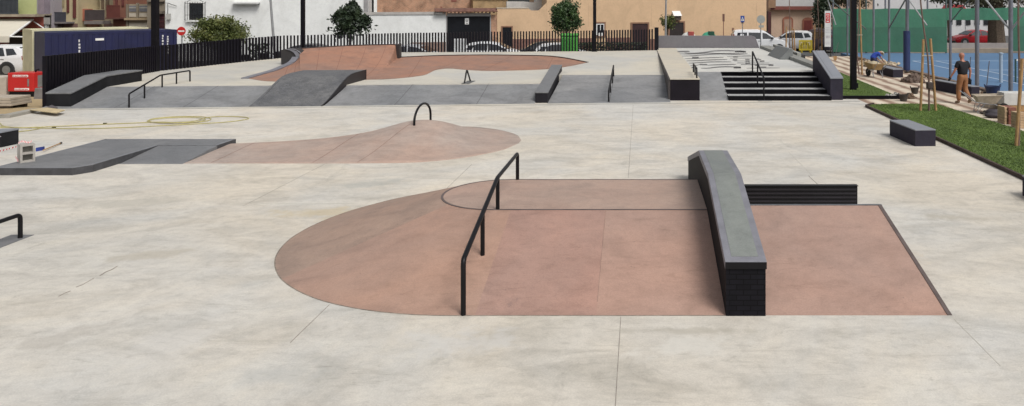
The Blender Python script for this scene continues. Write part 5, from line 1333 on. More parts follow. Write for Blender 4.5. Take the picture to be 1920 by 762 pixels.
# white cabinet near the gate
m = MB(); a = vx(861, 46.5); m.box(a[0] - .36, a[0] + .36, a[1], a[1] + .4, ZG, 1.33)
tag(m.build('utility_cabinet', mat('cabinet_white', (.6, .61, .62)), bevel=.02), 'pale square utility cabinet in front of the black gate', 'cabinet')
def scooter(loc, rot, paint, lab):
    o = thing('motor_scooter', Vector((0, 0, 0)), lab, 'scooter', 'scooters parked behind the fence')
    for x in (-.6, .62):
        m = MB(); m.tube([(x, -.06, .27), (x, .06, .27)], .27, 18); m.build('wheel', TYRE, o, smooth=True)
    m = MB(); m.prism([(-.85, -.14, .45), (-.2, -.14, .38), (.15, -.14, .28), (.42, -.14, .3), (.5, -.14, .95), (.38, -.14, .95), (.25, -.14, .42), (-.05, -.14, .48), (-.15, -.14, .72), (-.9, -.14, .78)], (0, .28, 0)); m.build('body', paint, o, bevel=.04)
    m = MB(); m.prism([(-.85, -.12, .79), (-.05, -.12, .74), (-.1, -.12, .84), (-.8, -.12, .92)], (0, .24, 0)); m.build('seat', BLACKM, o, bevel=.03)
    m = MB(); m.tube([(.62, 0, .3), (.44, 0, 1.05)], .035, 8); m.tube([(.4, -.3, 1.08), (.46, 0, 1.03), (.4, .3, 1.08)], .02, 8); m.build('handlebar', BLACKM, o)
    m = MB(); m.box(-1.1, -.78, -.17, .17, .85, 1.15); m.build('top_box', BLACKM, o, bevel=.04)
    o.location = loc; o.rotation_euler = (0, 0, rot)
scooter((XX(1186, 47.5), 47.5, ZG), R(10), WHITEP, 'white and black scooter behind the bars near the fence end')
scooter((XX(486, 42.0), 42.0, ZG), R(70), CBK, 'black scooter behind the left fence below the round bush tree')
scooter((XX(505, 43.2), 43.2, ZG), R(100), CSI, 'grey scooter beside the black scooter behind the left fence')

# ------------------------------------------------------------------ bins, signs, poles
def recycling(loc, col, lab):
    o = thing('recycling_bin', Vector((loc[0], loc[1], ZG)), lab, 'bin')
    x, y = loc; m = MB(); z = ZG; m.box(x - .52, x + .52, y, y + .95, z + .12, z + 1.95); m.build('bin_body', col, o, bevel=.05)
    m = MB(); m.box(x - .55, x + .55, y - .03, y + .98, z + 1.95, z + 2.12); m.build('lid', col, o, bevel=.05)
    m = MB()
    for i in range(5): m.box(x - .42 + i * .19, x - .36 + i * .19, y - .02, y, z + .2, z + 1.85)
    m.build('rib', mat('bin_rib', (.05, .27, .05)), o)
    m = MB(); m.box(x - .45, x + .45, y + .1, y + .8, z, z + .12); m.build('base', BLACKM, o)
recycling((XX(1067, 45.2), 45.2), mat('bin_green', (.10, .42, .07), .1, 2, .5), 'bright green recycling bin behind the rear fence below the round tree')
def igloo(px, Y, zt, col, lab, lid=None, label=None):
    x = XX(px, Y); o = thing('bottle_bank', Vector((x, Y, ZG)), lab, 'bottle bank', 'igloo bottle banks')
    h = zt - ZG; m = MB(); m.lathe((x, Y, ZG), [(.70, 0), (.76, .2), (.74, h * .55), (.60, h * .8), (.36, h * .95), (.1, h)], 20); m.build('dome', col, o, smooth=True)
    m = MB(); m.box(x - .05, x + .38, Y - .5, Y + .2, zt - .3, zt + .04); m.build('hatch', lid, o, bevel=.02)
igloo(1291, 56, ZZ(60.5, 56), mat('igloo_white', (.60, .60, .58)), 'whitish dome bottle bank with red hatch behind the stage wall', mat('hatch_red', (.35, .06, .05)))
igloo(1329, 56, ZZ(60, 56), mat('igloo_green', (.05, .32, .20)), 'green dome bottle bank with dark hatch behind the stage wall', mat('hatch_green', (.01, .07, .04)))
def poleth(name, lab, cat, px, Y, z0, z1, r, m_, **k):
    x = XX(px, Y); o = thing(name, Vector((x, Y, z0)), lab, cat, k.get('group'))
    m = MB(); m.tube([(x, Y, z0), (x + k.get('lean', 0), Y, z1)], r, 10, r1=k.get('r1')); m.build('pole', m_, o, smooth=True); return o, x
def signface(o, x, Y, zc, w, h, col, round_=False, name='sign_face', dy=-.05):
    m = MB()
    if round_: m.disc((x, Y + dy, zc), w / 2, (0, -1, 0), .012, 28)
    else: m.box(x - w / 2, x + w / 2, Y + dy - .012, Y + dy, zc - h / 2, zc + h / 2)
    return m.build(name, col, o)
# no entry
Y = 46.0; o, x = poleth('no_entry_sign', 'round red no entry sign on a grey pole before the white building', 'road sign', 341, Y, ZG, ZZ(52, Y), .035, GALV)
f_ = signface(o, x, Y, ZZ(58.6, Y), .54, 0, REDP, True); m = MB(); m.box(x - .19, x + .19, Y - .068, Y - .062, ZZ(58.6, Y) - .045, ZZ(58.6, Y) + .045); m.build('white_bar', WHITEP, f_)
# brown narrow sign
Y = 58.; o, x = poleth('narrow_sign', 'narrow brown sign seen edge-on before the beige wall', 'road sign', 1356.5, Y, ZG, ZZ(27, Y), .03, mat('rust_pole', (.22, .10, .07)))
signface(o, x, Y, ZZ(33.5, Y), .17, .58, mat('rust_sign', (.16, .075, .055)))
# pedestrian crossing sign
Y = 57.; o, x = poleth('crossing_sign', 'blue pedestrian crossing sign behind the stage back wall', 'road sign', 1392, Y, ZG, ZZ(30, Y), .03, GALV)
f_ = signface(o, x, Y, ZZ(36, Y), .30, .50, mat('sign_blue', (.02, .06, .30))); zc = ZZ(36, Y)
m = MB(); m.prism([(x - .12, Y - .066, zc - .14), (x + .12, Y - .066, zc - .14), (x, Y - .066, zc + .18)], (0, -.003, 0)); m.build('white_triangle', WHITEP, f_)
m = MB(); m.tube([(x, Y - .072, zc + .05), (x - .01, Y - .072, zc - .03)], .02, 6); m.tube([(x - .01, Y - .072, zc - .03), (x - .05, Y - .072, zc - .12)], .012, 6); m.tube([(x - .01, Y - .072, zc - .03), (x + .04, Y - .072, zc - .12)], .012, 6); m.build('walking_symbol', BLACKM, f_)
signface(o, x, Y, ZZ(43.3, Y), .2, .06, BLACKM, name='lower_plate')
# back of a round sign
Y = 50.; o, x = poleth('round_sign', 'back of a round grey road sign in front of the white van', 'road sign', 1426.5, Y, ZG, ZZ(29, Y), .035, GALV)
signface(o, x, Y, ZZ(36.5, Y), .56, 0, mat('sign_back_grey', (.33, .34, .32), .1, 4, .6), True); 
m = MB(); m.box(x - .16, x + .2, Y - .07, Y - .06, ZZ(52, Y), ZZ(47.5, Y)); m.build('lower_plate', mat('sign_back_grey', (.33, .34, .32)), o)
# information board
Y = 49.4; xa, xb = XX(1546, Y), XX(1557.5, Y); o = thing('information_board', Vector((xa, Y, 0)), 'tall white notice board with red panel and dark post by the tennis court', 'sign board')
m = MB(); m.box(xa, xb, Y - .06, Y, ZZ(88, Y), ZZ(20.5, Y)); bd = m.build('board', mat('board_white', (.62, .64, .64), .05, 2, .5), o)
m = MB(); m.prism([(xb + .001, Y - .06, 0), (xb + .10, Y + .5, 0), (xb + .10, Y + .5, ZZ(21, Y)), (xb + .001, Y - .06, ZZ(21, Y))], (.02, 0, 0)); m.box(xa + .0, xa + .06, Y - .04, Y - .01, 0, ZZ(88, Y)); m.build('side_post', BLACKM, o)
m = MB(); m.box(xa + .05, xb - .05, Y - .066, Y - .061, ZZ(43, Y), ZZ(25, Y)); rp = m.build('red_panel', mat('panel_red', (.55, .05, .05)), bd)
m = MB()
for (a, b, c) in ((.09, .32, 27.5), (.12, .28, 39.5)): 
    for i in range(4): m.box(xa + a + i * (b - a) / 4, xa + a + i * (b - a) / 4 + .04, Y - .070, Y - .067, ZZ(c + 1.6, Y), ZZ(c, Y))
m.tube([(xa + .2 + .07 * math.cos(t), Y - .070, ZZ(34, Y) + .09 * math.sin(t)) for t in [i * math.pi / 5 for i in range(11)]], .014, 5, cap=False)
m.build('panel_marking', WHITEP, rp)
m = MB()
for zy in (52, 55, 58, 61): m.box(xa + .06, xb - .08, Y - .066, Y - .061, ZZ(zy + .6, Y), ZZ(zy, Y))
for i in range(3): m.box(xa + .08 + i * .09, xa + .13 + i * .09, Y - .066, Y - .061, ZZ(72, Y), ZZ(67, Y))
for zy in (79, 82): m.box(xa + .06, xb - .08, Y - .066, Y - .061, ZZ(zy + .6, Y), ZZ(zy, Y))
m.build('board_marking', mat('marking_grey', (.38, .36, .40)), bd)

# street lamps
def lamp(px, Y, z0, wpx, lab, hgt=7.2, square=True):
    x = XX(px, Y); w_ = wpx * Y / 1400; o = thing('lamp_post', Vector((x, Y, z0)), lab, 'lamp post', 'black square lamp posts')
    m = MB(); m.box(x - w_ / 2, x + w_ / 2, Y - w_ / 2, Y + w_ / 2, z0, hgt); m.build('post', mat('lamp_black', (.004, .0035, .006), .3, 3, .45, spec=.2), o, bevel=.012)
    m = MB(); m.box(x - w_ * .8, x + w_ * .8, Y - w_ * .8, Y + w_ * .8, z0, z0 + .03); m.build('base_plate', BLACKM, o)
    m = MB(); m.box(x - .16, x + .16, Y - 1.0, Y + .2, hgt, hgt + .1); m.build('lamp_head', BLACKM, o, bevel=.02)
    return o
lamp(291, 33.4, .4, 10, 'thick black lamp post standing against the left bar fence')
lamp(568, 40.3, .7, 6.5, 'black lamp post rising behind the curled end of the bowl wall')
lamp(1115, 43.0, .77, 6, 'black lamp post in the rear fence left of the stage')
lp_ = lamp(1600, 30.6, 0, 10.5, 'thick black lamp post on the narrow lawn right of the stair ledge')
m = MB(); x = XX(1600, 30.6); m.box(x + .12, x + .18, 30.52, 30.6, .1, .3); m.build('inspection_cover', BLACKM, lp_)
def greylamp(px, Y, lean, lab, topz=7.5):
    o, x = poleth('street_lamp', lab, 'street lamp', px, Y, ZG, topz, .085, mat('lamp_grey', (.26, .265, .27), .15, 3, .5), r1=.055, lean=lean, group='grey street lamps')
    m = MB(); m.tube([(x + lean, Y, topz), (x + lean, Y - .8, topz + .15)], .04, 8); m.build('arm', mat('lamp_grey', (.26, .265, .27)), o)
    m = MB(); m.box(x + lean - .12, x + lean + .12, Y - 1.3, Y - .75, topz + .08, topz + .2); m.build('lamp_head', mat('lamp_grey', (.26, .265, .27)), o, bevel=.03)
greylamp(517, 47.0, -.62, 'leaning grey street lamp in front of the white building')
greylamp(1247.5, 56.0, .1, 'straight grey street lamp before the beige building beside the small tree')

# yellow barrier
Y = 56.; xa, xb = XX(1498, Y), XX(1523, Y); o = thing('crowd_barrier', Vector((xa, Y, -.42)), 'yellow plastic crowd barrier between tree stakes by the parked cars', 'barrier')
YEL = mat('barrier_yellow', (.55, .42, .03), .1, 3, .5); z0, z1 = ZZ(98, Y), ZZ(75.5, Y)
m = MB(); m.box(xa, xb, Y - .03, Y + .03, z1 - .12, z1); m.box(xa, xb, Y - .03, Y + .03, z0 + .12, z0 + .25); m.box(xa, xa + .07, Y - .03, Y + .03, z0 + .25, z1 - .12); m.box(xb - .07, xb, Y - .03, Y + .03, z0 + .25, z1 - .12)
for i in range(7): m.box(xa + .11 + i * .122, xa + .185 + i * .122, Y - .02, Y + .02, z0 + .25, z1 - .12)
m.build('panel', YEL, o, bevel=.01)
m = MB()
for x in (xa + .15, xb - .2): m.box(x, x + .06, Y - .25, Y + .25, z0 - .05, z0 + .12)
m.build('foot', YEL, o)

# ------------------------------------------------------------------ foliage
def leafmat(name, lo, mid, hi):
    m, nt, b = newmat(name)
    t1 = tex(nt, 1.7, 4, .6); c = ramp(nt, t1, [(.35, lo), (.5, mid), (.66, hi)])
    t2 = tex(nt, 22, 2, .5); c = mix(nt, c, ramp(nt, t2, [(.35, (.6, .6, .6)), (.65, (1.35, 1.3, 1.2))]), 1.0, 'MULTIPLY')
    nt.links.new(c, b.inputs['Base Color']); b.inputs['Roughness'].default_value = .55
    return m
LF1 = leafmat('leaf_citrus', (.045, .065, .016), (.085, .11, .024), (.15, .155, .045))
LF2 = leafmat('leaf_dark', (.010, .020, .010), (.018, .034, .015), (.035, .055, .022))
LF3 = leafmat('leaf_ficus', (.016, .034, .012), (.032, .068, .018), (.060, .115, .030))
LF4 = leafmat('leaf_dry', (.04, .045, .022), (.06, .06, .03), (.10, .09, .05))
BARK = mat('bark', (.12, .09, .065), .35, 8, .95, bmp=.4)
def leaves(shape, n, leaf, clumps, seed, c):
    rnd = random.Random(seed); vs = []; fs = []; cl = []
    while len(cl) < clumps:
        p = Vector([rnd.uniform(-1, 1) for _ in range(3)])
        if .3 < p.length < .98: cl.append(p)
    for i in range(n):
        k = rnd.choice(cl) if rnd.random() < .85 else Vector([rnd.uniform(-.7, .7) for _ in range(3)])
        p = k + Vector([rnd.gauss(0, .145) for _ in range(3)])
        q = shape(p) + c
        a = Vector([rnd.gauss(0, 1) for _ in range(3)]).normalized(); a = (a + p.normalized() * .5).normalized()
        u = a.orthogonal().normalized(); u = Matrix.Rotation(rnd.uniform(0, 6.28), 3, a) @ u; v = a.cross(u); s = leaf * rnd.uniform(.6, 1.4)
        j = len(vs); vs += [q - u * s, q + v * s * .45 + a * s * .1, q + u * s, q - v * s * .45 + a * s * .1]; fs.append([j, j + 1, j + 2, j + 3])
    return vs, fs
def tree(c, rx, rz, zb, lm, lab, n=3500, leaf=.09, clumps=70, seed=1, shape=None, trunk_r=.09, name='tree', group='trees along the rear street', ry=None):
    c = Vector(c); o = thing(name, Vector((c.x, c.y, zb)), lab, 'tree', group)
    ry = ry or rx
    shape = shape or (lambda p: Vector((p.x * rx, p.y * ry, p.z * rz)))
    vs, fs = leaves(shape, n, leaf, clumps, seed, c)
    m = MB(); m.v = vs; m.f = fs; m.fm = [0] * len(fs); m.build('crown', lm, o, recalc=False)
    m = MB(); rnd = random.Random(seed)
    m.tube([(c.x + .05, c.y, zb), (c.x - .03, c.y, (zb + c.z - rz * .6) / 2), (c.x, c.y, c.z - rz * .4)], trunk_r, 8, r1=trunk_r * .7)
    for i in range(7):
        a = rnd.uniform(0, 6.28); z0 = c.z - rz * rnd.uniform(.3, .9)
        e = shape(Vector((math.cos(a) * .6, math.sin(a) * .6, rnd.uniform(-.1, .7)))) + c
        m.tube([(c.x, c.y, z0), ((c.x + e.x) / 2, (c.y + e.y) / 2, (z0 + e.z) / 2 + .1), e], trunk_r * .45, 6, r1=.012)
    m.build('trunk', BARK, o, smooth=True); return o
Y = 47.; tree((XX(414, Y), Y, ZZ(64, Y)), 1.60, 1.02, ZG, LF1, 'round light green bush-like tree before the white building', 9000, .085, 62, 3)
Y = 46.
def cone(p):
    t = (p.z + 1) / 2; r = 1.58 * max(0, 1 - t) ** .75 + .06; return Vector((p.x * r + (.35 if t > .7 else 0) * (t - .7) + (-.55 * max(0, .32 - t) if p.x < 0 else 0) * 2, p.y * r, -1.15 + 2.4 * t))
tree((XX(657, Y), Y, ZZ(37, Y)), 1.5, 1.2, ZG, LF2, 'dark conical magnolia-like tree behind the tall bowl wall', 4600, .12, 34, 5, shape=cone)
Y = 48.; tree((XX(1062, Y), Y, ZZ(33, Y)), .95, 1.08, ZG, LF3, 'dense round green tree above the bright green recycling bin', 7000, .08, 42, 8, shape=lambda p: Vector((p.x * .98 * (1 + .05 * p.z) * (1 - .12 * max(0, p.z)), p.y * .95, p.z * 1.08)))
Y = 57.; tree((XX(1252, Y), Y, ZZ(40, Y)), .62, .55, ZG, LF1, 'small sparse light green tree beside the grey street lamp', 900, .08, 28, 9)
Y = 62.; tree((XX(1543, Y), Y, ZZ(22, Y)), .75, 1.75, ZG, LF2, 'narrow dark tree behind the white notice board', 3200, .11, 60, 10)
Y = 66.; tree((XX(1588, Y), Y, ZZ(-12, Y)), 2.4, 1.35, ZG, LF4, 'brownish tree crown above the green screen right of the notice board', 3200, .13, 60, 12, trunk_r=.15)
Y = 64.; o = tree((XX(1868, Y), Y, ZZ(-20, Y)), 4.3, 1.9, ZG, LF4, 'big old tree with thick dark trunk behind the green screen opening', 5500, .15, 90, 14, trunk_r=.75)
Y = 72.; tree((XX(1780, Y), Y, ZZ(-14, Y)), 2.2, 1.2, ZG, LF2, 'dark green tree behind the big old tree above the red car', 2600, .14, 50, 15, trunk_r=.2)
# hedges behind fence
def hedge(pa, pb, Y, zt, lab, seed):
    x0, x1 = XX(pa, Y), XX(pb, Y); o = thing('hedge', Vector(((x0 + x1) / 2, Y, ZG)), lab, 'hedge'); rnd = random.Random(seed)
    vs = []; fs = []
    for i in range(int((x1 - x0) * 500)):
        q = Vector((rnd.uniform(x0, x1), Y + rnd.uniform(-.35, .35), ZG + .2 + (zt - ZG - .2) * rnd.random() ** .7)); a = Vector([rnd.gauss(0, 1) for _ in range(3)]).normalized(); u = a.orthogonal().normalized(); v = a.cross(u); s = .09
        j = len(vs); vs += [q - u * s, q + v * s * .5, q + u * s, q - v * s * .5]; fs.append([j, j + 1, j + 2, j + 3])
    m = MB(); m.v = vs; m.f = fs; m.fm = [0] * len(fs); m.build('foliage', LF2, o, recalc=False)
    m = MB(); m.box(x0, x1, Y - .2, Y + .2, ZG, ZG + .3); m.build('planter', BLACKM, o)
hedge(1086, 1214, 47.5, ZZ(80, 47.5), 'long dark clipped hedge behind the fence right of the green bin', 3)
hedge(470, 500, 44, ZZ(82, 44), 'short dark hedge behind the left fence beside the scooters', 4)

# young staked trees
def staked(px, Y, z0, hs, lab, trunk, stakes, bars, top=5.0):
    x = XX(px, Y); o = thing('young_tree', Vector((x, Y, z0)), lab, 'young tree', 'staked young trees')
    pts = [Vector((XX(a, Y), Y + dy, ZZ(b, Y))) if b is not None else Vector((x, Y, z0 - .02)) for a, b, dy in trunk]
    m = MB(); m.tube(smoothline(pts, 14), .035, 7, r1=.02); m.build('trunk', mat('sapling_bark', (.16, .105, .085), .3, 8, .9), o, smooth=True)
    for (a0, b0, a1, b1, dy) in stakes:
        m = MB(); m.tube([Vector((XX(a0, Y), Y + dy, z0 - .03)), Vector((XX(a1, Y), Y + dy * .5, ZZ(b1, Y)))], .042, 8); m.build('stake', WOOD, o, smooth=True)
    for (a0, a1, b, dy) in bars:
        m = MB(); m.tube([Vector((XX(a0, Y), Y + dy * .6, ZZ(b, Y))), Vector((XX(a1, Y), Y + dy * .6, ZZ(b, Y)))], .018, 6); m.build('tie', mat('tie_pale', (.45, .40, .33)), o)
    return o
o = staked(1742, 24.6, .03, 2.4, 'bent bare sapling between two wooden stakes on the big lawn behind the walking worker', [(1742, None, 0), (1742, 165, 0), (1740, 110, 0), (1733, 60, 0), (1728, 20, 0), (1722, -40, 0), (1716, -110, 0)],
       [(1727, 0, 1732, 74, .05), (1756, 0, 1745, 73, .05)], [(1729, 1749, 105, 0)])
m = MB(); zc = ZZ(160, 24.6); m.box(XX(1738, 24.6), XX(1748, 24.6), 24.5, 24.7, zc - .12, zc + .1); m.build('root_tie', mat('tie_dark', (.05, .035, .03)), o, bevel=.02)
staked(1611, 37.3, 0, 3, 'staked sapling beside the thick black lamp post', [(1608, None, 0), (1607, 100, 0), (1610, 40, 0), (1612, -60, 0)], [(1617, 0, 1611, -40, .05)], [(1604, 1617, 66, 0)])
staked(1910, 18.6, .03, 3, 'wooden stake and dark sapling at the right edge of the big lawn', [(1925, None, .3), (1923, 150, .3), (1921, 40, .3), (1921, -60, .3)], [(1905, 0, 1917, 110, 0)], [(1911, 1925, 131, 0)])
staked(1480, 49.0, 0, 3, 'bare sapling with three stakes right of the white van', [(1480, None, 0), (1481, 50, 0), (1480, 0, 0), (1482, -60, 0)], [(1473.5, 0, 1474.5, 50, 0), (1488, 0, 1485, 52, .1), (1491, 0, 1488, 55, -.1)], [(1474, 1486, 58, 0)])
staked(1534, 50.0, 0, 3, 'bare sapling between stakes beside the white notice board', [(1534, None, 0), (1535, 50, 0), (1533, 0, 0), (1535, -60, 0)], [(1526.5, 0, 1528, 48, 0), (1542, 0, 1541, 46, .1)], [(1527, 1541, 53, 0)])

# ------------------------------------------------------------------ tennis court enclosure
POST = mat('court_post_grey', (.17, .175, .20), .15, 4, .5, .2)
nf = [(26.4, 14.25), (29.3, 14.55), (31.9, 14.35), (35.2, 14.62), (38.2, 13.68), (42.7, 14.1), (45.5, 14.3), (48.6, 13.9)]
cf = thing('court_fence_frame', Vector((14.3, 38, 0)), 'grey steel post frame with diagonal braces along the near side of the blue court', 'fence frame')
for i, (Y, X) in enumerate([(26.4, 14.3), (29.3, XX(1895, 29.3)), (31.1, XX(1832, 31.1)), (35.2, XX(1782, 35.2)), (38.2, XX(1701, 38.2)), (42.7, XX(1667, 42.7)), (46.5, XX(1638, 46.5)), (50.5, XX(1589, 50.5))]):
    r = .062 if i not in (1, 2, 4) else .085
    m = MB(); m.tube([(X, Y, -.02), (X, Y, 6.0)], r, 10); m.build('post', POST, cf, smooth=True)
def brace(a, b, m_=None, r=.035, nm='brace'):
    m = MB(); m.tube([Vector(a), Vector(b)], r, 8); m.build(nm, m_ or POST, cf, smooth=True)
PG = mat('brace_pale', (.36, .37, .38), .1, 4, .5); PD = mat('brace_green_grey', (.10, .13, .12), .1, 4, .5)
def at(px, py, Y): return (XX(px, Y), Y, ZZ(py, Y))
brace(at(1895, 58, 29.3), at(1845, -4, 30.6), PG, .038); brace(at(1895, 58, 29.3), at(1960, -30, 28.0), PG, .038)
brace(at(1782, 42, 35.2), at(1818, -2, 34), PD, .03); brace(at(1738, 48, 37.2), at(1703, -2, 38.2), PG, .035)
brace(at(1667, 53, 42.7), at(1698, -1, 38.4), PD, .04); brace(at(1552, 0, 48), at(1567, 47, 48), PG, .04); brace(at(1553, -3, 48), at(1624, 55, 44), PD, .04)
brace((14.3, 26.4, 6.0), (14.0, 50.5, 6.0), POST, .04, 'top_rail')
# blue padding on the thick post
m = MB(); x = XX(1701, 38.2)
m.tube([(x - .06, 38.1, .15), (x - .06, 38.1, 2.15)], .17, 12); tag(m.build('post_padding', mat('pad_blue', (.018, .032, .105), .2, 3, .6), smooth=True), 'dark blue padding wrapped round the thick grey court post', 'padding')
# far green screen
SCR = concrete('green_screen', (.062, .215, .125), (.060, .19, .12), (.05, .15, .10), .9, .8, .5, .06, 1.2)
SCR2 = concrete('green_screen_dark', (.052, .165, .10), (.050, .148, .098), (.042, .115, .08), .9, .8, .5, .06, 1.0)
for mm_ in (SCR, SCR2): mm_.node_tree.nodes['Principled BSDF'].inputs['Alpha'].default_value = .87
gs = thing('green_windscreen', Vector((22, 53, 0)), 'green fabric windscreen on posts round the far side of the blue court with one opening', 'windscreen')
Yg = 53.0
def scr(pa, pb, ya, yb, mt, dy=0, wav=.02):
    m = MB(); n = 30; rows = []
    for i in range(n + 1):
        px = pa + (pb - pa) * i / n; w_ = math.sin(i * 1.3) * wav
        rows.append([(XX(px, Yg + dy), Yg + dy + w_ - .02, ZZ(ya, Yg + dy) + .03 * math.sin(i * .5)), (XX(px, Yg + dy), Yg + dy + w_ - .02, ZZ(yb, Yg + dy))])
    m.grid(rows); rows2 = [[Vector(p) + Vector((0, .03, 0)) for p in r] for r in rows]; m.grid(rows2)
    return m.build('screen_fabric', mt, gs, smooth='all')
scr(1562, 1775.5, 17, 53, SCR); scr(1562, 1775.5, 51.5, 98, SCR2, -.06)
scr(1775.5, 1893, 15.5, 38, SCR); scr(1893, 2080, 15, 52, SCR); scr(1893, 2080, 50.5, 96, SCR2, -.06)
for px in (1562, 1593, 1624, 1660, 1704, 1739, 1774, 1893, 1940, 1990):
    m = MB(); x = XX(px, Yg + .1); m.tube([(x, Yg + .1, -.1), (x, Yg + .1, 5.2)], .06, 8); m.build('post', PD if px in (1624, 1774, 1893) else POST, gs, smooth=True)
m = MB(); m.tube([(XX(1562, Yg), Yg + .1, 5.2), (XX(2080, Yg), Yg + .1, 5.2)], .04, 8); m.build('top_rail', POST, gs)
# left side return screen at the far-left corner of the court
if 0: m.grid([[(13.75, 52.9, .1), (13.75, 52.9, 3.05)], [(14.0, 49.5, .1), (14.0, 49.5, 3.05)]]); m.grid([[(13.78, 52.9, .1), (13.78, 52.9, 3.05)], [(14.03, 49.5, .1), (14.03, 49.5, 3.05)]])
# planted strip beyond and low walls
m = MB(); m.box(20, 60, 56, 56.5, -.43, .15); tag(m.build('low_wall', mat('low_wall_beige', (.40, .34, .28), .15, 1, .85)), 'low beige wall beyond the screen opening in front of the red car', 'wall')
m = MB(); m.box(20, 60, 62, 62.4, -.43, .22); tag(m.build('low_wall', mat('low_wall_grey', (.36, .33, .32), .15, 1, .85)), 'second low greyish wall just in front of the red car', 'wall')
wl = thing('white_warehouse', Vector((30, 90, ZG)), 'long plain pale building filling the background above the green screen', 'building')
m = MB(); m.box(XX(1600, 90), XX(2300, 90), 90, 98, ZG, 9.0); m.build('wall', render('pale_warehouse', (.60, .60, .61)), wl)
m = MB(); m.box(XX(1600, 90) - .1, XX(2300, 90), 89.8, 98.1, 9.0, 9.3); m.build('roof_edge', mat('roof_grey', (.3, .3, .3)), wl)
m = MB()
for i in range(9): m.box(XX(1760 + i * 17, 89.9), XX(1760 + i * 17 + 9, 89.9), 89.9, 89.999, .9, 2.6)
m.build('window', GLASS, wl)
rb2 = thing('red_awning', Vector((XX(1790, 84), 84, 2)), 'small red canopy above the green screen in front of the pale building', 'canopy')
m = MB(); m.prism([(XX(1775, 84), 84, ZZ(17, 84)), (XX(1812, 84), 84, ZZ(17, 84)), (XX(1806, 84), 84, ZZ(9, 84)), (XX(1781, 84), 84, ZZ(9, 84))], (0, 1.5, 0)); m.build('canopy', mat('canopy_red', (.42, .04, .05)), rb2)
m = MB()
for px in (1777, 1810):
    for y in (84.1, 85.4): m.tube([(XX(px, y), y, ZG), (XX(px, y), y, ZZ(17, 84))], .04, 6)
m.build('canopy_post', GALV, rb2)
# tennis net
tn = thing('tennis_net', Vector((17.1, 33.7, 0)), 'tennis net with white headband at the right edge of the blue court', 'tennis net')
Y = 33.7
m = MB(); x0 = 16.95; m.tube([(x0, Y, 0), (x0, Y, 1.05)], .04, 8); m.build('net_post', mat('post_green', (.03, .08, .07)), tn)
m = MB(); m.box(x0, x0 + 9, Y - .012, Y + .012, .96, 1.04); m.build('headband', WHITEP, tn)
m = MB()
n = 60
for i in range(n): x = x0 + i * .15; m.box(x, x + .012, Y - .004, Y + .004, .04, .96)
for i in range(10): m.box(x0, x0 + 9, Y - .0045, Y + .0045, .05 + i * .1, .062 + i * .1)
m.build('mesh', mat('net_dark', (.04, .05, .07)), tn)
m = MB(); x = XX(1876.7, 33.6); m.tube([(x, 33.6, 0), (x, 33.6, 1.28)], .075, 10); m.lathe((x, 33.6, 1.28), [(.1, 0), (.1, .05), (.03, .07)], 10)
tag(m.build('net_stand', mat('stand_grey_blue', (.34, .42, .50), .1, 4, .6), smooth=True), 'pale grey round stand left of the tennis net', 'stand')
# ------------------------------------------------------------------ tools, heaps, workers
ZP_ = .0
def wheelbarrow(lab, tray_m, loc, rot, load=None):
    o = thing('wheelbarrow', Vector((0, 0, 0)), lab, 'wheelbarrow', 'wheelbarrows on the path')
    # x forward (wheel), handles at -x
    m = MB(); b = [(-.30, -.20, .36), (.28, -.20, .36), (.28, .20, .36), (-.30, .20, .36)]; t = [(-.46, -.31, .66), (.50, -.31, .70), (.50, .31, .70), (-.46, .31, .66)]
    m.grid([b, t], close=True); m.poly(b); m.build('tray', tray_m, o, bevel=.01)
    m = MB(); m.tube([(-.46, -.31, .66), (.50, -.31, .70), (.50, .31, .70), (-.46, .31, .66), (-.46, -.31, .66)], .014, 6); m.build('tray_rim', tray_m, o)
    for s in (-1, 1):
        m = MB(); m.tube([(.62, s * .05, .2), (.28, s * .16, .33), (-.45, s * .25, .42), (-.72, s * .27, .66), (-.9, s * .27, .80)], .016, 8); m.build('handle', GALV, o, smooth=True)
        m = MB(); m.tube([(-.12, s * .20, .36), (-.40, s * .24, .02), (-.30, s * .24, .0)], .014, 6); m.tube([(-.34, s * .23, .36), (-.40, s * .24, .02)], .012, 6); m.build('leg', GALV, o)
    m = MB(); m.tube([(.62, -.045, .19), (.62, .045, .19)], .19, 18); m.build('wheel', TYRE, o, smooth=True)
    if load:
        m = MB(); rows = []
        for i in range(9):
            rows.append([(-.44 + .92 * i / 8, -.28 + .56 * k / 6, .63 + .14 * math.sin(math.pi * i / 8) * math.sin(math.pi * k / 6) + .02 * random.random()) for k in range(7)])
        m.grid(rows); ld = m.build('sand_load', load, o, smooth='all')
    o.location = loc; o.rotation_euler = (0, 0, rot); return o
TRAYB = mat('tray_beige', (.42, .36, .28), .2, 6, .6); TRAYO = mat('tray_ochre', (.36, .24, .11), .2, 6, .7)
q = P(1862, 216); wheelbarrow('beige wheelbarrow behind the blue tub at the right beside brick stacks', TRAYB, (q.x, q.y + .45, 0), R(-8)).scale = (.86, .86, .86)
q = P(1643, 146); wheelbarrow('ochre wheelbarrow full of pale sand beside the crouching worker', TRAYO, (q.x, q.y + .3, 0), R(100), mat('load_sand', (.45, .38, .26), .15, 8, .95))
def bucket(q, r, h, col, lab, z=0):
    o = thing('bucket', Vector((q.x, q.y, z)), lab, 'bucket', 'builders buckets')
    m = MB(); m.lathe((q.x, q.y, z), [(r * .72, 0), (r, h), (r * 1.06, h), (r * 1.06, h + .015), (r * .95, h + .015), (r * .7, .04)], 18); m.build('tub', col, o, smooth=True)
    m = MB()
    for s in (-1, 1): m.tube([(q.x + s * r * .98, q.y - .05, z + h), (q.x + s * r * 1.1, q.y - .03, z + h + .07), (q.x + s * r * 1.1, q.y + .03, z + h + .07), (q.x + s * r * .98, q.y + .05, z + h)], .012, 6)
    m.build('handle', col, o)
RUB = mat('rubber_black', (.05, .042, .035), .3, 6, .8)
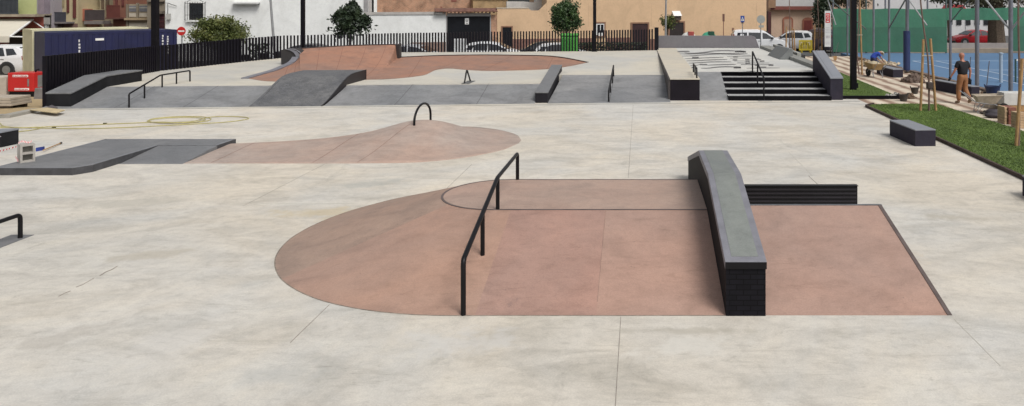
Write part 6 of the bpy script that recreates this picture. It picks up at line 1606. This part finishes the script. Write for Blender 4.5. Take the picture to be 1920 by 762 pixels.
bucket(P(1715, 176), .155, .22, RUB, 'black rubber bucket alone on the path in front of the rubble heap')
bucket(P(1694, 190), .155, .22, RUB, 'black rubber bucket at the corner of the narrow lawn')
q = P(1862, 190, 0); bucket(Vector((XX(1861, 25.6), 25.6, 0)), .25, .30, mat('tub_blue', (.015, .03, .09), .2, 4, .6), 'big dark blue tub standing on a block behind the beige wheelbarrow', .42)
m = MB(); x = XX(1861, 25.6); m.box(x - .24, x + .24, 25.35, 25.85, 0, .42); tag(m.build('support_block', mat('beige_slab', (.42, .36, .29)), bevel=.01), 'beige block carrying the dark blue tub', 'block')
def tool(a, b, lab, head, hm, name='shovel'):
    o = thing(name, Vector(a), lab, 'tool'); a = Vector(a); b = Vector(b)
    m = MB(); m.tube([a, b], .016, 6); m.build('handle', mat('handle_grey', (.12, .11, .12)), o)
    d = (b - a).normalized(); m = MB(); m.prism([a + Vector((-.11, 0, 0)), a + Vector((.11, 0, 0)), a + Vector((.10, 0, 0)) - d * .0 + Vector((0, 0, -.22)), a + Vector((0, 0, -.30)), a + Vector((-.10, 0, -.22))], (0, .02, 0)) if head == 'blade' else m.tube([b - d * .02, b + d * .12], .04, 8)
    m.build('blade' if head == 'blade' else 'grip', hm, o)
Y = 27.5; tool((XX(1849, Y), Y, .32), (XX(1855, Y), Y, ZZ(112, Y) - .05), 'long-handled shovel leaning upright behind the blue tub', 'blade', BLACKM)
Y = 32; tool((XX(1817, Y), Y, .3), (XX(1820, Y), Y, ZZ(107, Y)), 'tool with black grip standing behind the walking worker', 'blade', BLACKM)
Y = 46; tool((XX(1566, Y), Y, .3), (XX(1572, Y), Y, ZZ(80, Y)), 'pale wooden tool leaning by the notice board', 'blade', WOOD)
def heap(q, rx, ry, h, mt, lab, seed, n=60, s=.07, name='rubble_heap', cat='rubble'):
    rnd = random.Random(seed); m = MB()
    for i in range(n):
        a = rnd.uniform(0, 6.28); r = rnd.random() ** .6; z = h * (1 - r) * rnd.random(); e = s * rnd.uniform(.5, 1.5)
        c = Vector((q.x + math.cos(a) * r * rx, q.y + math.sin(a) * r * ry, z)); R3 = Matrix.Rotation(rnd.uniform(0, 3), 3, Vector((rnd.random(), rnd.random(), rnd.random() + .1)).normalized())
        cs = [c + R3 @ Vector((x * e, y * e * .8, zz * e * .5)) for x in (-1, 1) for y in (-1, 1) for zz in (-1, 1)]
        for p in cs: p.z = max(.002, p.z)
        m.add(cs, [[0, 1, 3, 2], [4, 6, 7, 5], [0, 4, 5, 1], [2, 3, 7, 6], [0, 2, 6, 4], [1, 5, 7, 3]])
    return tag(m.build(name, mt, recalc=False), lab, cat)
heap(P(1712, 154), .5, .4, .38, mat('rubble_brown', (.14, .10, .08), .4, 9, .95), 'brown rubble heap on the path behind the lone bucket', 2, 90, .1)
heap(P(1683, 182), .45, .3, .12, mat('rubble_pale', (.32, .31, .28), .3, 9, .95), 'pale rubble scraps on the corner of the narrow lawn', 3, 70, .06)
heap(P(1700, 184), .3, .3, .16, SOIL, 'small soil heap beside the bucket at the lawn corner', 5, 50, .07, 'soil_heap', 'soil')
heap(P(1644, 123), 1.3, .5, .3, mat('sand_pale', (.46, .38, .27), .2, 9, .95), 'pale sand heap behind the ochre wheelbarrow', 6, 160, .12, 'sand_heap', 'sand')
heap(P(1855, 214), .3, .18, .1, RUB, 'dark scraps beside the beige wheelbarrow foot', 8, 25, .05, 'scrap_pile', 'scraps')
def soilstrip(): 
    rnd = random.Random(4); m = MB()
    for i in range(300):
        y = rnd.uniform(20, 48); x = 13.75 + rnd.gauss(0, .08); e = rnd.uniform(.02, .07); m.box(x - e, x + e, y - e, y + e, -.003, e * .8)
    tag(m.build('soil_strip', SOIL), 'crumbled soil along the kerb of the striped path', 'soil', kind='stuff')
soilstrip()
# brick stacks, blocks, bags
def stack(x0, x1, y0, y1, n, h, mt, lab, name='brick_stack'):
    m = MB(); bw = .24; z = 0
    for k in range(n):
        x = x0
        while x < x1 - .05:
            e = min(x + bw, x1); m.box(x + .004, e - .004, y0 + random.uniform(-.01, .01), y1, z + .003, z + h - .003); x += bw
        z += h
    tag(m.build(name, mt, bevel=.006), lab, 'bricks', 'brick stacks')
BR1 = mat('brick_brown', (.22, .085, .06), .25, 6, .85); BR2 = mat('brick_tan', (.48, .34, .21), .2, 6, .85)
Yq = P(1890, 234).y; stack(XX(1885, Yq), XX(1890.5, Yq), Yq + .05, Yq + .5, 6, .085, BR2, 'narrow stack of tan bricks left of the brown one at the path end'); stack(XX(1891, Yq), XX(1906, Yq), Yq, Yq + .5, 5, .1, BR1, 'stack of reddish brown bricks at the path end by the right edge')
Yq = P(1910, 241).y; stack(XX(1906.5, Yq), XX(1925, Yq), Yq, Yq + .35, 6, .075, BR2, 'stack of tan bricks cut by the right edge in front of the brown bricks')
Yq = P(1905, 212).y; m = MB(); m.box(XX(1891, Yq), XX(1945, Yq), Yq + .3, Yq + .8, .2, .62); tag(m.build('concrete_block', mat('white_block', (.52, .52, .50), .1, 5, .8), bevel=.02), 'whitish concrete block behind the brick stacks at the right edge', 'block')
m = MB(); m.box(XX(1893, Yq), XX(1945, Yq), Yq + .32, Yq + .78, 0, .199); tag(m.build('wooden_pallet', WOOD), 'wooden pallet under the whitish concrete block', 'pallet')
def bag(c, rx, ry, rz, mt, lab, seed, name='sack'):
    m = MB(); rows = []; rnd = random.Random(seed)
    for i in range(9):
        a = -math.pi / 2 + math.pi * i / 8
        rows.append([(c[0] + rx * max(1e-4, math.cos(a)) ** .6 * math.cos(t) * (1 + .1 * rnd.random()), c[1] + ry * max(1e-4, math.cos(a)) ** .6 * math.sin(t), c[2] + rz + rz * math.sin(a) * (1 + .08 * rnd.random())) for t in [2 * math.pi * k / 14 for k in range(14)]])
    m.grid(rows, close=True); tag(m.build(name, mt, smooth='all'), lab, name.replace('_', ' '))
SK = mat('sack_dark', (.035, .028, .035), .3, 5, .7, bmp=.5, bscale=12)
q = P(1870, 222); bag((q.x, q.y + .1, 0), .33, .2, .08, SK, 'black sack lying before the beige wheelbarrow', 1, 'tool_bag'); bag((q.x + .12, q.y + .45, .0), .28, .2, .11, SK, 'second black sack half behind the first one', 2, 'tool_bag')
q = P(1890, 206); bag((q.x, q.y + .2, 0), .19, .18, .24, mat('cloth_navy', (.02, .022, .05), .3, 5, .8), 'navy jacket heaped over a bucket left of the whitish block', 3, 'jacket_heap')

# ------------------------------------------------------------------ people
def skin(name, V, E, mt, parent, sub=1, root=0):
    me = bpy.data.meshes.new('tmp'); me.from_pydata([Vector(v[0]) for v in V], E, [])
    ob = bpy.data.objects.new('tmp', me); COL.objects.link(ob)
    md = ob.modifiers.new('s', 'SKIN'); md.use_smooth_shade = True
    if not me.skin_vertices:
        bm = bmesh.new(); bm.from_mesh(me); bm.verts.layers.skin.verify(); bm.to_mesh(me); bm.free()
    for i, sv in enumerate(me.skin_vertices[0].data):
        r = V[i][1]; sv.radius = r if hasattr(r, '__len__') else (r, r); sv.use_root = (i == root)
    ss = ob.modifiers.new('u', 'SUBSURF'); ss.levels = sub; ss.render_levels = sub
    bpy.context.view_layer.update(); dg = bpy.context.evaluated_depsgraph_get()
    nm = bpy.data.meshes.new_from_object(ob.evaluated_get(dg)); bpy.data.objects.remove(ob); bpy.data.meshes.remove(me)
    nm.name = name; nm.materials.clear(); nm.materials.append(mt)
    for p in nm.polygons: p.use_smooth = True
    o = bpy.data.objects.new(name, nm); COL.objects.link(o); o.parent = parent; OFF[o.name] = Vector((0, 0, 0)); return o
SKN = mat('skin', (.36, .19, .13), .08, 6, .5); SKR = mat('skin_tanned', (.40, .17, .11), .08, 6, .5)
def person(J, lab, mats, loc, rot, shirt_r=1.0, group=None):
    """J: joint dict in local metres, figure faces +y"""
    o = thing('person', Vector((0, 0, 0)), lab, 'person', group)
    V = []; E = []; ix = {}
    def add(n, r, par=None):
        V.append((J[n], r)); ix[n] = len(V) - 1
        if par: E.append((ix[par], ix[n]))
    add('pelvis', (.145, .11)); add('waist', (.13, .10), 'pelvis'); add('chest', (.165, .115), 'waist'); add('neck0', .06, 'chest'); add('neck1', .055, 'neck0'); add('head0', .088, 'neck1'); add('head1', (.098, .112), 'head0'); add('head2', .075, 'head1')
    for s in 'lr':
        add(s + 'sh', .062, 'chest'); add(s + 'el', .043, s + 'sh'); add(s + 'wr', .028, s + 'el'); add(s + 'pa', (.036, .02), s + 'wr')
        w_, p_ = Vector(J[s + 'wr']), Vector(J[s + 'pa']); d = (p_ - w_).normalized(); sd_ = d.cross(Vector((0, 1, 0)) if abs(d.y) < .9 else Vector((1, 0, 0))).normalized(); fw = d.cross(sd_)
        cu = Vector(J.get(s + 'curl', (0, .5, 0)))
        for k, (off, ln_) in enumerate(((-.036, .075), (-.012, .085), (.012, .08), (.034, .062))):
            b0 = p_ + d * .04 + fw * off; J[s + 'f%d' % k] = b0; add(s + 'f%d' % k, .0095, s + 'pa')
            J[s + 'g%d' % k] = b0 + d * ln_ * .5 + cu * .012; add(s + 'g%d' % k, .0085, s + 'f%d' % k)
            J[s + 'h%d' % k] = b0 + d * ln_ * .85 + cu * .035; add(s + 'h%d' % k, .007, s + 'g%d' % k)
        J[s + 't0'] = w_ + d * .045 + fw * -.045; add(s + 't0', .011, s + 'pa'); J[s + 't1'] = w_ + d * .09 + fw * -.065 + cu * .02; add(s + 't1', .009, s + 't0')
        add(s + 'hip', .092, 'pelvis'); add(s + 'kn', .062, s + 'hip'); add(s + 'an', .042, s + 'kn'); add(s + 'to', (.04, .03), s + 'an')
    body = skin('body', V, E, mats['skin'], o, 2)
    # clothes
    def cloth(nm, names, links, mt, sub=2):
        vv = [(J[n], r) for n, r in names]; k = {n: i for i, (n, r) in enumerate(names)}
        return skin(nm, vv, [(k[a], k[b]) for a, b in links], mt, o, sub)
    for s in 'lr':
        J[s + 'sl'] = Vector(J[s + 'sh']).lerp(Vector(J[s + 'el']), .72); J[s + 'cuff'] = Vector(J[s + 'kn']).lerp(Vector(J[s + 'an']), .95)
    J['nb'] = Vector(J['chest']).lerp(Vector(J['neck0']), .62); J['hem'] = Vector(J['waist']).lerp(Vector(J['pelvis']), .95); J['belt'] = Vector(J['waist']).lerp(Vector(J['pelvis']), .1)
    cloth('shirt', [('chest', (.195, .145)), ('waist', (.175, .145)), ('hem', (.195, .165)), ('nb', (.10, .085)), ('lsh', .085), ('rsh', .085), ('lsl', .068), ('rsl', .068)],
          [('chest', 'waist'), ('waist', 'hem'), ('chest', 'nb'), ('chest', 'lsh'), ('chest', 'rsh'), ('lsh', 'lsl'), ('rsh', 'rsl')], mats['shirt'])
    cloth('trousers', [('pelvis', (.18, .145)), ('belt', (.15, .12)), ('lhip', .118), ('rhip', .118), ('lkn', .09), ('rkn', .09), ('lcuff', .072), ('rcuff', .072)],
          [('pelvis', 'belt'), ('pelvis', 'lhip'), ('pelvis', 'rhip'), ('lhip', 'lkn'), ('rhip', 'rkn'), ('lkn', 'lcuff'), ('rkn', 'rcuff')], mats['trousers'])
    for s in 'lr':
        a, t = Vector(J[s + 'an']), Vector(J[s + 'to']); h = a - (t - a) * .35; h.z = min(a.z, t.z) * .5 + .01 + (a.z - t.z) * .5
        J['x0'] = a + Vector((0, 0, .04)); J['x1'] = a; J['x2'] = t; J['x3'] = h
        cloth('shoe', [('x1', .056), ('x0', .05), ('x2', (.052, .04)), ('x3', .042)], [('x1', 'x0'), ('x1', 'x2'), ('x1', 'x3')], mats['shoe'], 1)
    hd = Vector(J['head1']); fd = Vector(J['face']).normalized(); up = (Vector(J['head2']) - Vector(J['head0'])).normalized(); rt = fd.cross(up).normalized()
    m = MB()
    def blob(c, r, sc=(1, 1, 1)):
        rows = []
        for i in range(6):
            a = -math.pi / 2 + math.pi * i / 5; rows.append([c + rt * (r * sc[0] * math.cos(a) * math.cos(t)) + fd * (r * sc[1] * math.cos(a) * math.sin(t)) + up * (r * sc[2] * math.sin(a)) for t in [2 * math.pi * k / 8 for k in range(8)]])
        m.grid(rows, close=True)
    base = hd - up * .02
    blob(base + fd * .098 - up * .012, .016, (.8, 1, 1.5)); blob(base + fd * .085 + up * .03, .03, (1.5, .6, .4)); m.build('nose', mats['skin'], o, smooth='all')
    for s in (-1, 1):
        m = MB(); blob(base + rt * s * .088 - fd * .005, .026, (.45, .8, 1.25)); m.build('ear', mats['skin'], o, smooth='all')
        m = MB(); blob(base + rt * s * .033 + fd * .088 + up * .012, .010); m.build('eye', mat('eye_dark', (.06, .05, .05)), o, smooth='all')
    m = MB(); blob(base + fd * .090 - up * .048, .02, (1.3, .5, .35)); m.build('mouth', mat('lip', (.30, .10, .08)), o, smooth='all')
    if 'glove' in mats:
        for s in mats['glove'][1]:
            names = [(s + 'wr', .036), (s + 'pa', (.044, .03))]; links = [(s + 'wr', s + 'pa')]
            for k in range(4): names += [(s + 'f%d' % k, .014), (s + 'g%d' % k, .013), (s + 'h%d' % k, .012)]; links += [(s + 'pa', s + 'f%d' % k), (s + 'f%d' % k, s + 'g%d' % k), (s + 'g%d' % k, s + 'h%d' % k)]
            names += [(s + 't0', .015), (s + 't1', .013)]; links += [(s + 'pa', s + 't0'), (s + 't0', s + 't1')]
            cloth('glove', names, links, mats['glove'][0], 1)
    if 'cap' in mats:
        m = MB(); rows = []; c = hd + up * .03
        for i in range(6):
            a = math.pi / 2 * i / 5; rows.append([c + (rt * math.cos(t) * .105 + fd * math.sin(t) * .115) * math.cos(a) + up * .115 * math.sin(a) for t in [2 * math.pi * k / 14 for k in range(14)]])
        m.grid(rows, close=True)
        m.prism([c + rt * .08 + fd * .07, c + rt * .06 + fd * .19 - up * .01, c - rt * .06 + fd * .19 - up * .01, c - rt * .08 + fd * .07], up * .012); m.build('cap', mats['cap'], o, smooth=True)
    o.location = loc; o.rotation_euler = (0, 0, rot); return o
# walking worker seen from behind, stepping away to the left (x right, y forward)
JW = dict(pelvis=(0, 0, .95), waist=(0, .01, 1.10), chest=(0, .02, 1.32), neck0=(0, .02, 1.47), neck1=(0, .03, 1.53), head0=(0, .045, 1.60), head1=(0, .05, 1.67), head2=(0, .04, 1.745), face=(0, 1, 0),
  lsh=(-.19, .01, 1.40), lel=(-.29, .04, 1.14), lwr=(-.37, .13, .93), lpa=(-.385, .155, .87), rsh=(.19, .01, 1.40), rel=(.27, -.06, 1.13), rwr=(.27, -.04, .90), rpa=(.275, -.02, .83),
  lhip=(-.095, 0, .88), lkn=(-.11, .07, .49), lan=(-.12, .05, .085), lto=(-.16, .19, .035), rhip=(.095, 0, .88), rkn=(.115, .02, .50), ran=(.14, -.20, .16), rto=(.15, -.10, .04))
q = P(1800, 195)
person(JW, 'bald worker in black t-shirt and ochre trousers walking away along the striped path', dict(skin=SKR, shirt=mat('shirt_black', (.006, .0055, .009), .3, 5, .85), trousers=mat('trousers_ochre', (.29, .13, .055), .22, 5, .85), shoe=mat('shoe_tan', (.22, .145, .085), .2, 8, .8), glove=(mat('glove_black', (.018, .017, .02), .2, 8, .8), 'lr')),
       (XX(1805, q.y), q.y, 0), R(18)).scale = (1.04, 1.04, 1.04)
# crouching worker, facing right-down
JC = dict(pelvis=(0, -.10, .42), waist=(0, -.02, .56), chest=(0, .16, .74), neck0=(0, .30, .80), neck1=(0, .35, .80), head0=(0, .42, .79), head1=(0, .48, .77), head2=(0, .54, .80), face=(0, .55, -1),
  lsh=(-.18, .22, .73), lel=(-.20, .30, .48), lwr=(-.10, .46, .30), lpa=(-.08, .51, .25), rsh=(.18, .22, .73), rel=(.22, .34, .50), rwr=(.12, .52, .34), rpa=(.09, .57, .30),
  lhip=(-.12, -.06, .38), lkn=(-.20, .30, .40), lan=(-.16, .04, .085), lto=(-.17, .18, .03), rhip=(.12, -.06, .38), rkn=(.20, .24, .22), ran=(.16, -.12, .12), rto=(.17, .0, .03))
q = P(1645, 121)
person(JC, 'crouching worker in blue t-shirt and pale cap bending over the sand heap', dict(skin=SKN, shirt=mat('shirt_blue', (.02, .06, .36), .2, 5, .85), trousers=mat('trousers_navy', (.02, .022, .06), .25, 5, .85), shoe=mat('shoe_dark', (.03, .028, .028)), cap=mat('cap_pale', (.40, .40, .30), .25, 12, .8)),
       (XX(1638, 41.5), 41.5, .03), R(-78))
